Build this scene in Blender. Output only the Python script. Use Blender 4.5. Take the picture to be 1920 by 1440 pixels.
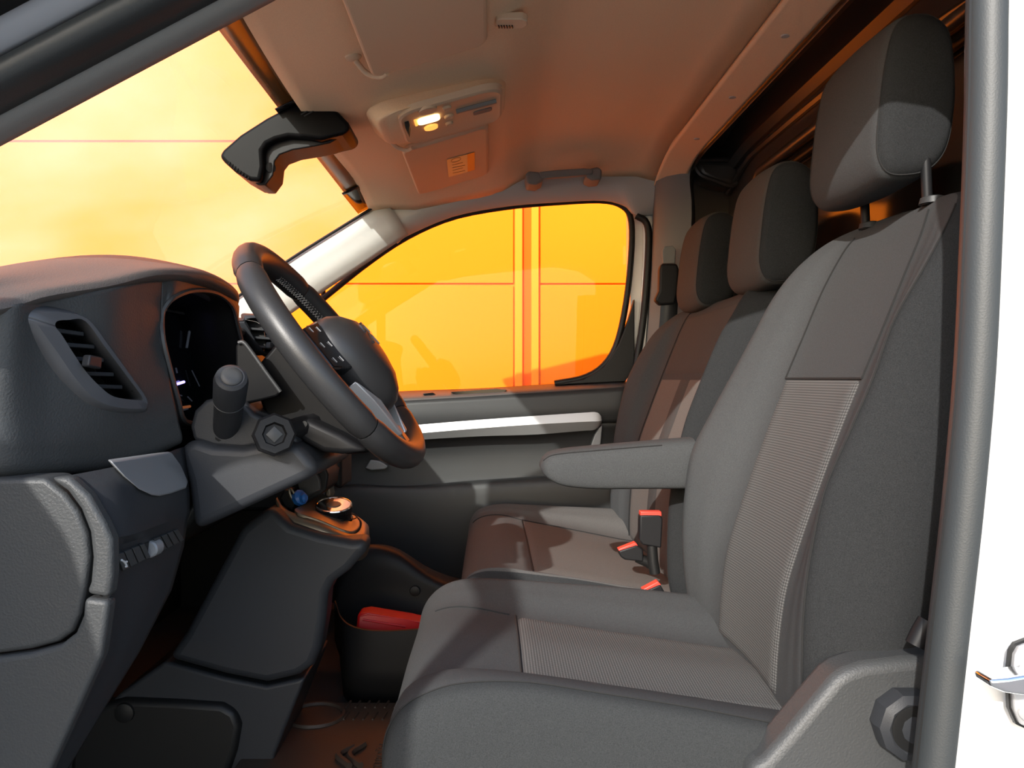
import bpy, bmesh, math
import numpy as np
from mathutils import Vector, Matrix

for o in list(bpy.data.objects):
    bpy.data.objects.remove(o, do_unlink=True)
SC = bpy.context.scene
COL = SC.collection

# ------------------------------------------------------------------ camera, sky, sun, exposure
F, CX, CY, H = 1500.0, 920.0, 710.0, 1.2          # focal length in pixels, principal point, eye height
cam = bpy.data.cameras.new('camera')
cam.sensor_width = 36.0
cam.lens = F / 1920.0 * 36.0
cam.shift_x = (960.0 - CX) / 1920.0
cam.shift_y = -(720.0 - CY) / 1920.0
cam.clip_start = 0.02
camo = bpy.data.objects.new('camera', cam)
camo.location = (0, 0, H)
camo.rotation_euler = (math.pi / 2, 0, 0)
COL.objects.link(camo)
SC.camera = camo

SUN_DIR = Vector((0.46, 1.0, -0.55)).normalized()   # direction the sunlight travels
world = bpy.data.worlds.new('sky')
SC.world = world
world.use_nodes = True
wn = world.node_tree
wn.nodes.clear()
w_out = wn.nodes.new('ShaderNodeOutputWorld')
w_bg = wn.nodes.new('ShaderNodeBackground')
w_sky = wn.nodes.new('ShaderNodeTexSky')
w_sky.sky_type = 'NISHITA'
w_sky.sun_disc = False
w_sky.sun_elevation = math.asin(-SUN_DIR.z)
w_sky.sun_rotation = math.atan2(-SUN_DIR.x, -SUN_DIR.y)
w_sky.air_density = 1.0
w_sky.dust_density = 1.5
w_bg.inputs['Strength'].default_value = 0.22
wn.links.new(w_sky.outputs[0], w_bg.inputs[0])
wn.links.new(w_bg.outputs[0], w_out.inputs[0])

sun = bpy.data.lights.new('sun', 'SUN')
sun.energy = 3.0
sun.angle = math.radians(0.6)
sun.color = (1.0, 0.97, 0.92)
suno = bpy.data.objects.new('sun', sun)
suno.rotation_euler = SUN_DIR.to_track_quat('-Z', 'Y').to_euler()
suno.location = (-3, -6, 6)
COL.objects.link(suno)

SC.view_settings.view_transform = 'Standard'
SC.view_settings.look = 'None'
SC.view_settings.gamma = 1.0
SC.view_settings.use_curve_mapping = False
SC.view_settings.exposure = 0.9
SC.cycles.max_bounces = 10
SC.cycles.diffuse_bounces = 5
SC.cycles.glossy_bounces = 4
SC.cycles.transparent_max_bounces = 12

# ------------------------------------------------------------------ helpers
def P(px, py, Y):
    return Vector(((px - CX) / F * Y, Y, H + (CY - py) / F * Y))

def W(x, y, z):
    return Vector((x, y, H + z))

def PX(px, py, x):
    "point seen at (px, py) that lies in the plane X = x"
    Y = x * F / (px - CX)
    return P(px, py, Y)

def PZ(px, py, z):
    "point seen at (px, py) that lies in the plane Z = z (relative to the eye)"
    Y = z * F / (CY - py)
    return P(px, py, Y)

def spline(pts, n, closed=False):
    pts = [Vector(p) for p in pts]
    m = len(pts)
    out = []
    segs = m if closed else m - 1
    for k in range(n if closed else n + 1):
        t = k / n * segs
        i = min(int(t), segs - 1)
        f = t - i
        if closed:
            a, b, c, d = pts[(i - 1) % m], pts[i % m], pts[(i + 1) % m], pts[(i + 2) % m]
        else:
            b, c = pts[i], pts[i + 1]
            a = pts[i - 1] if i > 0 else b * 2 - c
            d = pts[i + 2] if i + 2 < m else c * 2 - b
        out.append(0.5 * ((2 * b) + (c - a) * f + (2 * a - 5 * b + 4 * c - d) * f * f + (3 * b - a - 3 * c + d) * f ** 3))
    return out

def link(name, me, mat, parent=None, kind=None):
    o = bpy.data.objects.new(name, me)
    COL.objects.link(o)
    if mat is not None:
        me.materials.append(mat)
    if parent is not None:
        o.parent = parent
        o.matrix_parent_inverse = Matrix.Translation(-parent_loc(parent))
    if kind:
        o['kind'] = kind
    return o

def parent_loc(p):
    v = Vector(p.location)
    return v

def mk(name, verts, faces, mat, parent=None, smooth=True, angle=40, bevel=0.0, bseg=2, solid=0.0, sub=0, kind=None, soff=-1, orient=False):
    me = bpy.data.meshes.new(name)
    me.from_pydata([tuple(v) for v in verts], [], faces)
    bm = bmesh.new()
    bm.from_mesh(me)
    bmesh.ops.recalc_face_normals(bm, faces=bm.faces)
    if orient:
        eye = Vector((0, 0, H))
        if sum(f.normal.dot(eye - f.calc_center_median()) * f.calc_area() for f in bm.faces) < 0:
            bmesh.ops.reverse_faces(bm, faces=bm.faces)
    bm.to_mesh(me)
    bm.free()
    if smooth:
        me.shade_smooth()
        if angle and not sub:
            me.set_sharp_from_angle(angle=math.radians(angle))
    o = link(name, me, mat, parent, kind)
    if solid:
        s = o.modifiers.new('solid', 'SOLIDIFY'); s.thickness = abs(solid); s.offset = soff
    if bevel:
        b = o.modifiers.new('bevel', 'BEVEL'); b.width = bevel; b.segments = bseg; b.limit_method = 'ANGLE'
        b.angle_limit = math.radians(35); b.use_clamp_overlap = True
        b.harden_normals = False
    if sub:
        s = o.modifiers.new('sub', 'SUBSURF'); s.levels = sub; s.render_levels = sub
    return o

def grid_faces(nr, nc, close_c=False, cap0=False, cap1=False):
    f = []
    for i in range(nr - 1):
        for j in range(nc if close_c else nc - 1):
            k = (j + 1) % nc
            f.append((i * nc + j, i * nc + k, (i + 1) * nc + k, (i + 1) * nc + j))
    if cap0:
        f.append(tuple(range(nc))[::-1])
    if cap1:
        f.append(tuple((nr - 1) * nc + j for j in range(nc)))
    return f

def inside(px, py, poly):
    c = False
    for i in range(len(poly)):
        (x0, y0), (x1, y1) = poly[i - 1], poly[i]
        if (y0 > py) != (y1 > py) and px < (x1 - x0) * (py - y0) / (y1 - y0) + x0:
            c = not c
    return c

def to_px(p):
    return CX + F * p.x / p.y, CY - F * (p.z - H) / p.y

def depth_on(rows, px, py):
    "depth of a point grid where it is seen at (px, py)"
    best = None
    for i in range(len(rows) - 1):
        for j in range(len(rows[0]) - 1):
            q = (rows[i][j], rows[i][j + 1], rows[i + 1][j + 1], rows[i + 1][j])
            for tri in ((q[0], q[1], q[2]), (q[0], q[2], q[3])):
                (x0, y0), (x1, y1), (x2, y2) = [to_px(p) for p in tri]
                d = (y1 - y2) * (x0 - x2) + (x2 - x1) * (y0 - y2)
                if abs(d) < 1e-9: continue
                a = ((y1 - y2) * (px - x2) + (x2 - x1) * (py - y2)) / d
                b = ((y2 - y0) * (px - x2) + (x0 - x2) * (py - y2)) / d
                c = 1 - a - b
                if min(a, b, c) >= -1e-6:
                    Y = 1.0 / (a / tri[0].y + b / tri[1].y + c / tri[2].y)
                    if best is None or Y < best: best = Y
    return best

def patch(name, rows, mat, parent=None, solid=0.0, nu=0, nv=0, kind=None, angle=60, soff=-1, hole=None):
    "rows: control grid of Vectors, optionally spline refined"
    rows = [[Vector(p) for p in r] for r in rows]
    if nu:
        rows = [spline(r, nu) for r in rows]
    if nv:
        cols = [spline([r[j] for r in rows], nv) for j in range(len(rows[0]))]
        rows = [[c[i] for c in cols] for i in range(nv + 1)]
    nr, nc = len(rows), len(rows[0])
    v = [p for r in rows for p in r]
    fc = grid_faces(nr, nc)
    if hole:
        fc = [q for q in fc if not inside(*to_px(sum((v[i] for i in q), Vector()) / 4), hole)]
    return mk(name, v, fc, mat, parent, solid=solid, kind=kind, angle=angle, soff=soff, orient=True)

def loft(name, rings, mat, parent=None, nu=0, nv=0, cap=True, kind=None, angle=60, bevel=0, closed=True):
    rings = [[Vector(p) for p in r] for r in rings]
    if nu:
        rings = [spline(r, nu, True) for r in rings]
    if nv:
        cols = [spline([r[j] for r in rings], nv) for j in range(len(rings[0]))]
        rings = [[c[i] for c in cols] for i in range(nv + 1)]
    nr, nc = len(rings), len(rings[0])
    v = [p for r in rings for p in r]
    return mk(name, v, grid_faces(nr, nc, True, cap, cap), mat, parent, kind=kind, angle=angle, bevel=bevel)

def prism(name, poly, ext, mat, parent=None, bevel=0.0, bseg=2, angle=40, kind=None):
    "poly: list of Vectors, ext: extrusion vector"
    n = len(poly)
    v = [Vector(p) for p in poly] + [Vector(p) + ext for p in poly]
    f = [tuple(range(n))[::-1], tuple(range(n, 2 * n))]
    for i in range(n):
        j = (i + 1) % n
        f.append((i, j, n + j, n + i))
    return mk(name, v, f, mat, parent, bevel=bevel, bseg=bseg, angle=angle, kind=kind)

def slab(name, pts, Y0, Y1, mat, parent=None, bevel=0.0, smooth_n=0, bseg=3, kind=None, angle=40):
    "outline in pixels at depth Y0, extruded straight back to Y1"
    poly = [P(x, y, Y0) for x, y in pts]
    if smooth_n:
        poly = spline(poly, smooth_n, True)
    return prism(name, poly, Vector((0, Y1 - Y0, 0)), mat, parent, bevel, bseg, angle, kind)

def box(name, a, b, mat, parent=None, bevel=0.0, kind=None, bseg=2):
    x0, y0, z0 = a; x1, y1, z1 = b
    poly = [Vector((x0, y0, z0)), Vector((x1, y0, z0)), Vector((x1, y1, z0)), Vector((x0, y1, z0))]
    return prism(name, poly, Vector((0, 0, z1 - z0)), mat, parent, bevel, bseg, 40, kind)

def wbox(name, a, b, mat, parent=None, bevel=0.0, kind=None, bseg=2):
    return box(name, (a[0], a[1], a[2] + H), (b[0], b[1], b[2] + H), mat, parent, bevel, kind, bseg)

def frame_of(d):
    d = Vector(d).normalized()
    a = Vector((0, 0, 1)) if abs(d.z) < 0.9 else Vector((1, 0, 0))
    u = d.cross(a).normalized()
    return d, u, d.cross(u).normalized()

def tube_geo(pts, r, seg=8, closed=False):
    pts = [Vector(p) for p in pts]
    n = len(pts)
    rr = r if isinstance(r, (list, tuple)) else [r] * n
    v = []; f = []
    prev = None
    for i, p in enumerate(pts):
        if closed:
            d = pts[(i + 1) % n] - pts[(i - 1) % n]
        else:
            d = pts[min(i + 1, n - 1)] - pts[max(i - 1, 0)]
        d = d.normalized()
        if prev is None:
            d, u, w = frame_of(d)
        else:
            u = (prev - d * prev.dot(d)).normalized(); w = d.cross(u)
        prev = u
        for k in range(seg):
            a = 2 * math.pi * k / seg
            v.append(p + (u * math.cos(a) + w * math.sin(a)) * rr[i])
    m = n if closed else n - 1
    for i in range(m):
        for k in range(seg):
            j = (k + 1) % seg; q = (i + 1) % n
            f.append((i * seg + k, i * seg + j, q * seg + j, q * seg + k))
    if not closed:
        f.append(tuple(range(seg))[::-1]); f.append(tuple((n - 1) * seg + k for k in range(seg)))
    return v, f

def tube(name, pts, r, mat, parent=None, seg=8, smooth_n=0, closed=False, kind=None):
    if smooth_n:
        pts = spline(pts, smooth_n, closed)
    v, f = tube_geo(pts, r, seg, closed)
    return mk(name, v, f, mat, parent, kind=kind, angle=50)

def tubes(name, paths, r, mat, parent=None, seg=5):
    V = []; FF = []
    for pts in paths:
        v, f = tube_geo(pts, r, seg)
        b = len(V); V += v; FF += [tuple(i + b for i in q) for q in f]
    return mk(name, V, FF, mat, parent, angle=50)

def lathe(name, base, axis, prof, mat, parent=None, seg=24, up=None):
    "prof: (distance along axis, radius)"
    d, u, w = frame_of(axis)
    base = Vector(base)
    rings = []
    for h, r in prof:
        rings.append([base + d * h + (u * math.cos(2 * math.pi * k / seg) + w * math.sin(2 * math.pi * k / seg)) * max(r, 1e-5) for k in range(seg)])
    v = [p for r in rings for p in r]
    return mk(name, v, grid_faces(len(rings), seg, True, True, True), mat, parent, angle=35)

def thing(name, label, cat, loc, group=None):
    o = bpy.data.objects.new(name, None)
    o.empty_display_size = 0.05
    o.location = loc
    COL.objects.link(o)
    o['label'] = label; o['category'] = cat
    if group: o['group'] = group
    return o

def tag(o, label=None, cat=None, group=None, kind=None):
    if label: o['label'] = label
    if cat: o['category'] = cat
    if group: o['group'] = group
    if kind: o['kind'] = kind
    return o

def structure(name, label=None, loc=(0, 0, 0), cat=None):
    o = bpy.data.objects.new(name, None)
    o.empty_display_size = 0.05
    o.location = loc
    COL.objects.link(o)
    o['kind'] = 'structure'
    if label: o['label'] = label
    if cat: o['category'] = cat
    return o

# ------------------------------------------------------------------ materials
def mat(name, col, rough=0.6, metal=0.0, bump=0.0, bscale=300.0, var=0.0, vscale=12.0, spec=0.5, sheen=0.0, coat=0.0, detail=2.0):
    m = bpy.data.materials.new(name)
    m.use_nodes = True
    nt = m.node_tree
    b = nt.nodes['Principled BSDF']
    b.inputs['Base Color'].default_value = (*col, 1)
    b.inputs['Roughness'].default_value = rough
    b.inputs['Metallic'].default_value = metal
    b.inputs['Specular IOR Level'].default_value = spec
    if sheen:
        b.inputs['Sheen Weight'].default_value = sheen
        b.inputs['Sheen Roughness'].default_value = 0.5
    if coat:
        b.inputs['Coat Weight'].default_value = coat
        b.inputs['Coat Roughness'].default_value = 0.05
    tc = nt.nodes.new('ShaderNodeTexCoord')
    if var:
        n = nt.nodes.new('ShaderNodeTexNoise'); n.inputs['Scale'].default_value = vscale; n.inputs['Detail'].default_value = 4
        nt.links.new(tc.outputs['Object'], n.inputs['Vector'])
        r = nt.nodes.new('ShaderNodeValToRGB')
        r.color_ramp.elements[0].position = 0.3; r.color_ramp.elements[1].position = 0.7
        r.color_ramp.elements[0].color = (*[c * (1 - var) for c in col], 1)
        r.color_ramp.elements[1].color = (*[min(1, c * (1 + var)) for c in col], 1)
        nt.links.new(n.outputs['Fac'], r.inputs[0]); nt.links.new(r.outputs[0], b.inputs['Base Color'])
    if bump:
        n = nt.nodes.new('ShaderNodeTexNoise'); n.inputs['Scale'].default_value = bscale; n.inputs['Detail'].default_value = detail
        nt.links.new(tc.outputs['Object'], n.inputs['Vector'])
        bp = nt.nodes.new('ShaderNodeBump'); bp.inputs['Strength'].default_value = bump; bp.inputs['Distance'].default_value = 0.001
        nt.links.new(n.outputs['Fac'], bp.inputs['Height']); nt.links.new(bp.outputs[0], b.inputs['Normal'])
    return m

def weave(name, c0, c1, axes, period=0.0036):
    m = bpy.data.materials.new(name); m.use_nodes = True
    nt = m.node_tree; b = nt.nodes['Principled BSDF']
    b.inputs['Roughness'].default_value = 0.9; b.inputs['Specular IOR Level'].default_value = 0.2
    tc = nt.nodes.new('ShaderNodeTexCoord'); sp = nt.nodes.new('ShaderNodeSeparateXYZ')
    nt.links.new(tc.outputs['Object'], sp.inputs[0])
    outs = []
    for i, a in enumerate(axes):
        k = nt.nodes.new('ShaderNodeMath'); k.operation = 'MULTIPLY'; k.inputs[1].default_value = 2 * math.pi / period
        s = nt.nodes.new('ShaderNodeMath'); s.operation = 'SINE'
        nt.links.new(sp.outputs[a], k.inputs[0]); nt.links.new(k.outputs[0], s.inputs[0]); outs.append(s)
    ad = nt.nodes.new('ShaderNodeMath'); ad.operation = 'ADD'
    nt.links.new(outs[0].outputs[0], ad.inputs[0]); nt.links.new(outs[1].outputs[0], ad.inputs[1])
    mr = nt.nodes.new('ShaderNodeMapRange'); mr.inputs['From Min'].default_value = -1; mr.inputs['From Max'].default_value = 1.6
    nt.links.new(ad.outputs[0], mr.inputs['Value'])
    mx = nt.nodes.new('ShaderNodeMix'); mx.data_type = 'RGBA'
    mx.inputs[6].default_value = (*c0, 1); mx.inputs[7].default_value = (*c1, 1)
    nt.links.new(mr.outputs[0], mx.inputs[0]); nt.links.new(mx.outputs[2], b.inputs['Base Color'])
    bp = nt.nodes.new('ShaderNodeBump'); bp.inputs['Strength'].default_value = 0.3; bp.inputs['Distance'].default_value = 0.001
    nt.links.new(mr.outputs[0], bp.inputs['Height']); nt.links.new(bp.outputs[0], b.inputs['Normal'])
    return m

def glass(name, tint=(1, 1, 1), refl=0.6, dirt=0.0, base=0.04):
    m = bpy.data.materials.new(name); m.use_nodes = True
    nt = m.node_tree; nt.nodes.clear()
    o = nt.nodes.new('ShaderNodeOutputMaterial'); t = nt.nodes.new('ShaderNodeBsdfTransparent')
    t.inputs[0].default_value = (*tint, 1)
    g = nt.nodes.new('ShaderNodeBsdfGlossy'); g.inputs['Roughness'].default_value = 0.0
    lw = nt.nodes.new('ShaderNodeLayerWeight'); lw.inputs[0].default_value = 0.5
    pw = nt.nodes.new('ShaderNodeMath'); pw.operation = 'POWER'; pw.inputs[1].default_value = 5.0
    nt.links.new(lw.outputs['Facing'], pw.inputs[0])
    fr = nt.nodes.new('ShaderNodeMath'); fr.operation = 'MULTIPLY_ADD'; fr.inputs[1].default_value = refl; fr.inputs[2].default_value = base
    nt.links.new(pw.outputs[0], fr.inputs[0])
    mx = nt.nodes.new('ShaderNodeMixShader')
    nt.links.new(fr.outputs[0], mx.inputs[0]); nt.links.new(t.outputs[0], mx.inputs[1]); nt.links.new(g.outputs[0], mx.inputs[2])
    last = mx
    if dirt:
        d = nt.nodes.new('ShaderNodeBsdfTranslucent'); d.inputs[0].default_value = (0.8, 0.8, 0.78, 1)
        n = nt.nodes.new('ShaderNodeTexNoise'); n.inputs['Scale'].default_value = 3.0; n.inputs['Detail'].default_value = 5
        k = nt.nodes.new('ShaderNodeMath'); k.operation = 'MULTIPLY'; k.inputs[1].default_value = dirt * 2
        nt.links.new(n.outputs['Fac'], k.inputs[0])
        m2 = nt.nodes.new('ShaderNodeMixShader'); nt.links.new(k.outputs[0], m2.inputs[0])
        nt.links.new(mx.outputs[0], m2.inputs[1]); nt.links.new(d.outputs[0], m2.inputs[2]); last = m2
    nt.links.new(last.outputs[0], o.inputs[0])
    return m

def emit(name, col, s):
    m = bpy.data.materials.new(name); m.use_nodes = True
    b = m.node_tree.nodes['Principled BSDF']
    b.inputs['Base Color'].default_value = (*col, 1)
    b.inputs['Emission Color'].default_value = (*col, 1); b.inputs['Emission Strength'].default_value = s
    return m

M = {}
M['orange'] = mat('orange_panel', (0.95, 0.205, 0.004), 0.6, var=0.03, vscale=0.8, spec=0.08)
M['orange_trim'] = mat('orange_trim', (0.95, 0.26, 0.015), 0.5, spec=0.1)
M['asphalt'] = mat('asphalt', (0.22, 0.22, 0.21), 0.95, bump=0.5, bscale=120, var=0.2, vscale=6)
M['fabric'] = mat('dark_fabric', (0.056, 0.0585, 0.06), 0.95, bump=0.6, bscale=1400, var=0.22, vscale=900, spec=0.15)
M['fabric_mid'] = mat('mid_fabric', (0.064, 0.063, 0.061), 0.95, bump=0.6, bscale=1400, var=0.2, vscale=900, spec=0.15)
M['fabric_side'] = mat('black_side_fabric', (0.024, 0.025, 0.026), 0.95, bump=0.6, bscale=1400, var=0.3, vscale=900, spec=0.12)
M['fabric_low'] = mat('side_cushion_fabric', (0.034, 0.036, 0.037), 0.95, bump=0.6, bscale=1400, var=0.25, vscale=900, spec=0.15)
M['fabric_bench'] = mat('bench_cushion_fabric', (0.10, 0.096, 0.092), 0.95, bump=0.6, bscale=1400, var=0.2, vscale=900, spec=0.15)
M['weave_cushion'] = weave('woven_cushion_fabric', (0.05, 0.05, 0.049), (0.14, 0.14, 0.137), (0, 1))
M['weave_back'] = weave('woven_back_fabric', (0.05, 0.05, 0.049), (0.14, 0.14, 0.137), (1, 2))
M['weave_bench'] = mat('bench_woven_fabric', (0.13, 0.12, 0.11), 0.95, bump=0.5, bscale=900, var=0.15, vscale=700, spec=0.15)
M['seam'] = mat('seam_thread', (0.012, 0.012, 0.012), 0.9)
M['plastic'] = mat('dash_plastic', (0.046, 0.048, 0.049), 0.5, bump=0.55, bscale=420, spec=0.45, detail=3)
M['plastic_smooth'] = mat('smooth_plastic', (0.028, 0.030, 0.034), 0.45, bump=0.12, bscale=900, spec=0.3)
M['mirror'] = mat('mirror_black', (0.004, 0.004, 0.0045), 0.45, spec=0.12)
M['bezel'] = mat('vent_bezel_satin', (0.085, 0.088, 0.096), 0.32, spec=0.5)
M['plastic_dark'] = mat('black_plastic', (0.010, 0.010, 0.011), 0.5, spec=0.25)
M['plastic_grey'] = mat('grey_plastic', (0.033, 0.034, 0.035), 0.45, bump=0.12, bscale=900, spec=0.45)
M['soft_dash'] = mat('dash_top', (0.09, 0.08, 0.075), 0.55, bump=0.5, bscale=600, spec=0.5)
M['leather'] = mat('wheel_leather', (0.022, 0.022, 0.023), 0.42, bump=0.12, bscale=700, spec=0.5)
M['thread'] = mat('stitch_thread', (0.5, 0.48, 0.45), 0.8)
M['satin'] = mat('satin_silver', (0.6, 0.6, 0.6), 0.35, metal=0.6)
M['silver_dark'] = mat('silver_grey_trim', (0.30, 0.305, 0.315), 0.42, metal=0.35)
M['console'] = mat('console_satin', (0.24, 0.20, 0.15), 0.4, metal=0.75)
M['chrome'] = mat('chrome', (0.85, 0.85, 0.85), 0.12, metal=1.0)
M['headliner'] = mat('headliner_bounce_tint', (0.80, 0.60, 0.40), 0.95, bump=0.35, bscale=900, spec=0.1, var=0.04, vscale=400)  # warm tint puts the orange wall bounce into light grey cloth
M['trim_light'] = mat('pillar_trim', (0.50, 0.50, 0.48), 0.7, bump=0.15, bscale=700, spec=0.3)
M['trim_mid'] = mat('rail_trim', (0.20, 0.20, 0.195), 0.75, bump=0.15, bscale=700, spec=0.3)
M['visor'] = mat('visor_vinyl', (0.64, 0.49, 0.34), 0.75, bump=0.2, bscale=700, spec=0.25)
M['white'] = mat('white_paint', (0.86, 0.87, 0.86), 0.3, coat=0.5)
M['rubber'] = mat('door_seal_rubber', (0.026, 0.030, 0.032), 0.5, bump=0.15, bscale=600, spec=0.5)
M['rubber_black'] = mat('black_rubber', (0.008, 0.008, 0.008), 0.5, spec=0.4)
M['black_gloss'] = mat('black_gloss', (0.006, 0.006, 0.007), 0.12, spec=0.5)
M['screen'] = mat('instrument_glass', (0.006, 0.007, 0.009), 0.08, spec=0.5)
M['paint_dark'] = mat('dark_bulkhead_paint', (0.06, 0.05, 0.042), 0.3, spec=0.6)
M['paint_grey'] = mat('grey_flange_paint', (0.38, 0.40, 0.44), 0.35, coat=0.4)
M['red'] = mat('red_plastic', (0.62, 0.012, 0.012), 0.35)
M['red_button'] = mat('red_buckle_button', (0.75, 0.06, 0.04), 0.4)
M['blue'] = mat('blue_plastic', (0.02, 0.13, 0.45), 0.4)
M['mat'] = mat('rubber_mat', (0.045, 0.032, 0.024), 0.6, bump=0.3, bscale=500)  # brown base colour stands in for orange light bounced onto the rubber
M['carpet'] = mat('floor_carpet', (0.02, 0.02, 0.02), 0.95, bump=0.5, bscale=400)
M['label'] = mat('pale_label', (0.75, 0.6, 0.3), 0.5)
M['label2'] = mat('orange_label_end', (0.8, 0.32, 0.05), 0.5)
M['print'] = mat('label_print', (0.45, 0.22, 0.06), 0.6)
M['white_print'] = mat('white_symbol', (0.6, 0.6, 0.6), 0.6)
M['lamp'] = emit('lamp_glow', (1.0, 0.66, 0.28), 2.6)
M['lamp_soft'] = emit('lamp_diffuser', (1.0, 0.42, 0.08), 0.7)
M['purple_led'] = emit('display_line', (0.35, 0.3, 1.0), 1.6)
M['grey_led_reflection'] = emit('display_mark_reflection', (0.06, 0.07, 0.09), 0.12)
M['amber_led'] = emit('display_amber', (0.3, 0.09, 0.03), 0.3)
M['glass_ws'] = glass('windscreen_glass', (0.93, 0.96, 0.93), 0.4, dirt=0.2)
M['glass_side'] = glass('side_glass', (0.93, 0.95, 0.93), 0.5, 0.0, 0.015)
M['glass_bulk'] = mat('bulkhead_glass', (0.02, 0.018, 0.016), 0.1, spec=0.6)
M['frit'] = mat('windscreen_shade_band', (0.16, 0.075, 0.02), 0.25)

# ------------------------------------------------------------------ outside: ground and the orange panelled wall
ground = mk('ground', [(-40, -40, 0), (40, -40, 0), (40, 40, 0), (-40, 40, 0)], [(0, 1, 2, 3)], M['asphalt'], kind='structure')
tag(ground, 'grey asphalt ground outside the van', 'ground')

YW = 3.35
wall = wbox('wall_back', (-7.2, YW + 0.012, -H), (7.4, YW + 0.3, 3.4), M['orange_trim'], kind='structure')
tag(wall, 'orange yellow panelled building wall seen through the van windows', 'wall')
pz = 268 / F * YW
zs = [177 / F * YW + pz * k for k in range(-3, 6)]
zs[0] = -H + 0.0
XJ = 68 / F * YW
bays = [(-7.1, -3.5), (-3.4, XJ - 0.056), (XJ + 0.056, 3.75), (3.85, 7.3)]
for bx0, bx1 in bays:
    for k in range(len(zs) - 1):
        wbox('panel', (bx0, YW, zs[k] + 0.004), (bx1, YW + 0.03, zs[k + 1] - 0.004), M['orange'], wall, bevel=0.003)
M['joint'] = mat('joint_shade', (0.85, 0.11, 0.002), 0.6, spec=0.1)  # darker orange strip paints the shade of a deep channel
for xc in (-3.45, XJ, 3.80):
    wbox('joint_shade', (xc - 0.02, YW + 0.004, -H), (xc + 0.02, YW + 0.02, 3.3), M['joint'], wall)
    wbox('trim_strip', (xc - 0.05, YW - 0.012, -H), (xc - 0.018, YW + 0.07, 3.3), M['orange_trim'], wall, bevel=0.004)
    wbox('trim_strip', (xc + 0.018, YW - 0.012, -H), (xc + 0.05, YW + 0.07, 3.3), M['orange_trim'], wall, bevel=0.004)

# ------------------------------------------------------------------ van shell
# floor
fl = wbox('floor', (-0.95, 0.72, -0.70), (2.4, 2.3, -0.632), M['carpet'], kind='structure')
tag(fl, 'dark carpeted cabin floor of the van', 'floor')

# headliner: stepped header at the front, higher roof behind
def roof_z(x, y):
    t = min(max((x - 0.02) / 0.11, 0), 1); t = t * t * (3 - 2 * t)
    front = 0.508 + 0.22 * (x + 0.20) if x < 0.1 else 0.60
    base = front * (1 - t) + 0.60 * t
    if x < -0.2:
        base = 0.508 - 0.0 * (-0.2 - x)
    c = 1.52
    d = (y - c)
    edge = max(0.0, abs(d) - 0.42)
    drop = 0.62 * edge ** 2 * (1 + 0.6 * edge)
    if x > 0.40:
        base -= 0.25 * (x - 0.40)
    return base - drop
xs = [-0.325, -0.30, -0.26, -0.2, -0.12, -0.05, 0.0, 0.03, 0.05, 0.07, 0.09, 0.11, 0.13, 0.18, 0.26, 0.34, 0.40, 0.45]
ys = [0.84 + (2.20 - 0.84) * k / 36 for k in range(37)]
def front_bow(y):
    return -0.035 * (1 - ((y - 1.55) / 0.75) ** 2)
rows = []
for x in xs:
    k = max(0, min(1, (0.0 - x) / 0.3))
    rows.append([W(x + front_bow(y) * k, y, roof_z(x, y)) for y in ys])
ceil = patch('ceiling', rows, M['headliner'], solid=0.012, kind='structure', angle=80)
tag(ceil, 'light grey cloth headliner, tinted for the orange wall bounce, with a stepped front header', 'headliner')
rows = []
for x in (0.448, 0.455, 0.49, 0.515, 0.522):
    dz = -0.006 if x in (0.448,) else 0
    rows.append([W(x, y, roof_z(0.45, y) - 0.012 - 0.15 * (x - 0.45)) for y in ys])
bow = patch('trim_1', rows, M['headliner'], solid=0.01, kind='structure', angle=80)
tag(bow, 'bounce-tinted trim strip along the rear edge of the headliner', 'trim')
for yy in (1.33, 1.62, 1.9):
    lathe('screw_cap', W(0.49, yy, roof_z(0.45, yy) - 0.017), (0, 0, -1), [(0, 0.008), (0.002, 0.007), (0.0022, 0.003)], M['trim_light'], bow, seg=10)
# outer roof skin closing the shell above
rows = []
for x in (-0.42, -0.3, 0.0, 0.5, 1.2, 2.4):
    rows.append([W(x + (front_bow(y) if x < 0 else 0), y, min(0.70, 0.58 + 0.25 * (x + 0.42)) - (0.10 * max(0, abs(y - 1.52) - 0.5) ** 2 * 4)) for y in [0.70 + 1.62 * k / 14 for k in range(15)]])
roof = patch('roof_skin', rows, M['white'], solid=0.02, kind='structure', angle=80)
tag(roof, 'white painted outer roof skin of the van', 'roof')

# windscreen
def ws(y, t):
    "t = 0 at the top edge, 1 at the base"
    xt = -0.325 + front_bow(y) * 1.0
    zt = 0.535 - 0.05 * ((y - 1.52) / 0.7) ** 2
    k = 1 - ((y - 1.55) / 0.72) ** 2
    xb = -1.05 - 0.22 * k
    zb = -0.005
    b = 0.035 * math.sin(math.pi * t)
    return W(xt + (xb - xt) * t, y, zt + (zb - zt) * t + b)
wy = [0.90 + 1.42 * k / 20 for k in range(21)]
win1 = patch('window_1', [[ws(y, t / 14) for y in wy] for t in range(15)], M['glass_ws'], kind='structure', angle=80)
tag(win1, 'raked windscreen glass above the dashboard', 'windscreen')
def band(name, t0, t1, y0, y1, m, off=-0.004):
    yy = [y0 + (y1 - y0) * k / 10 for k in range(11)]
    r = [[ws(y, t0 + (t1 - t0) * k / 2) + Vector((0.003, 0, off)) for y in yy] for k in range(3)]
    return patch(name, r, m, win1, solid=0.002, angle=80)
band('shade_band', 0.0, 0.048, 0.93, 2.22, M['frit'])
band('frit_block', 0.0, 0.052, 1.50, 1.74, M['black_gloss'], -0.008)
band('frit_block', 0.0, 0.052, 2.06, 2.22, M['black_gloss'], -0.008)

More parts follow.
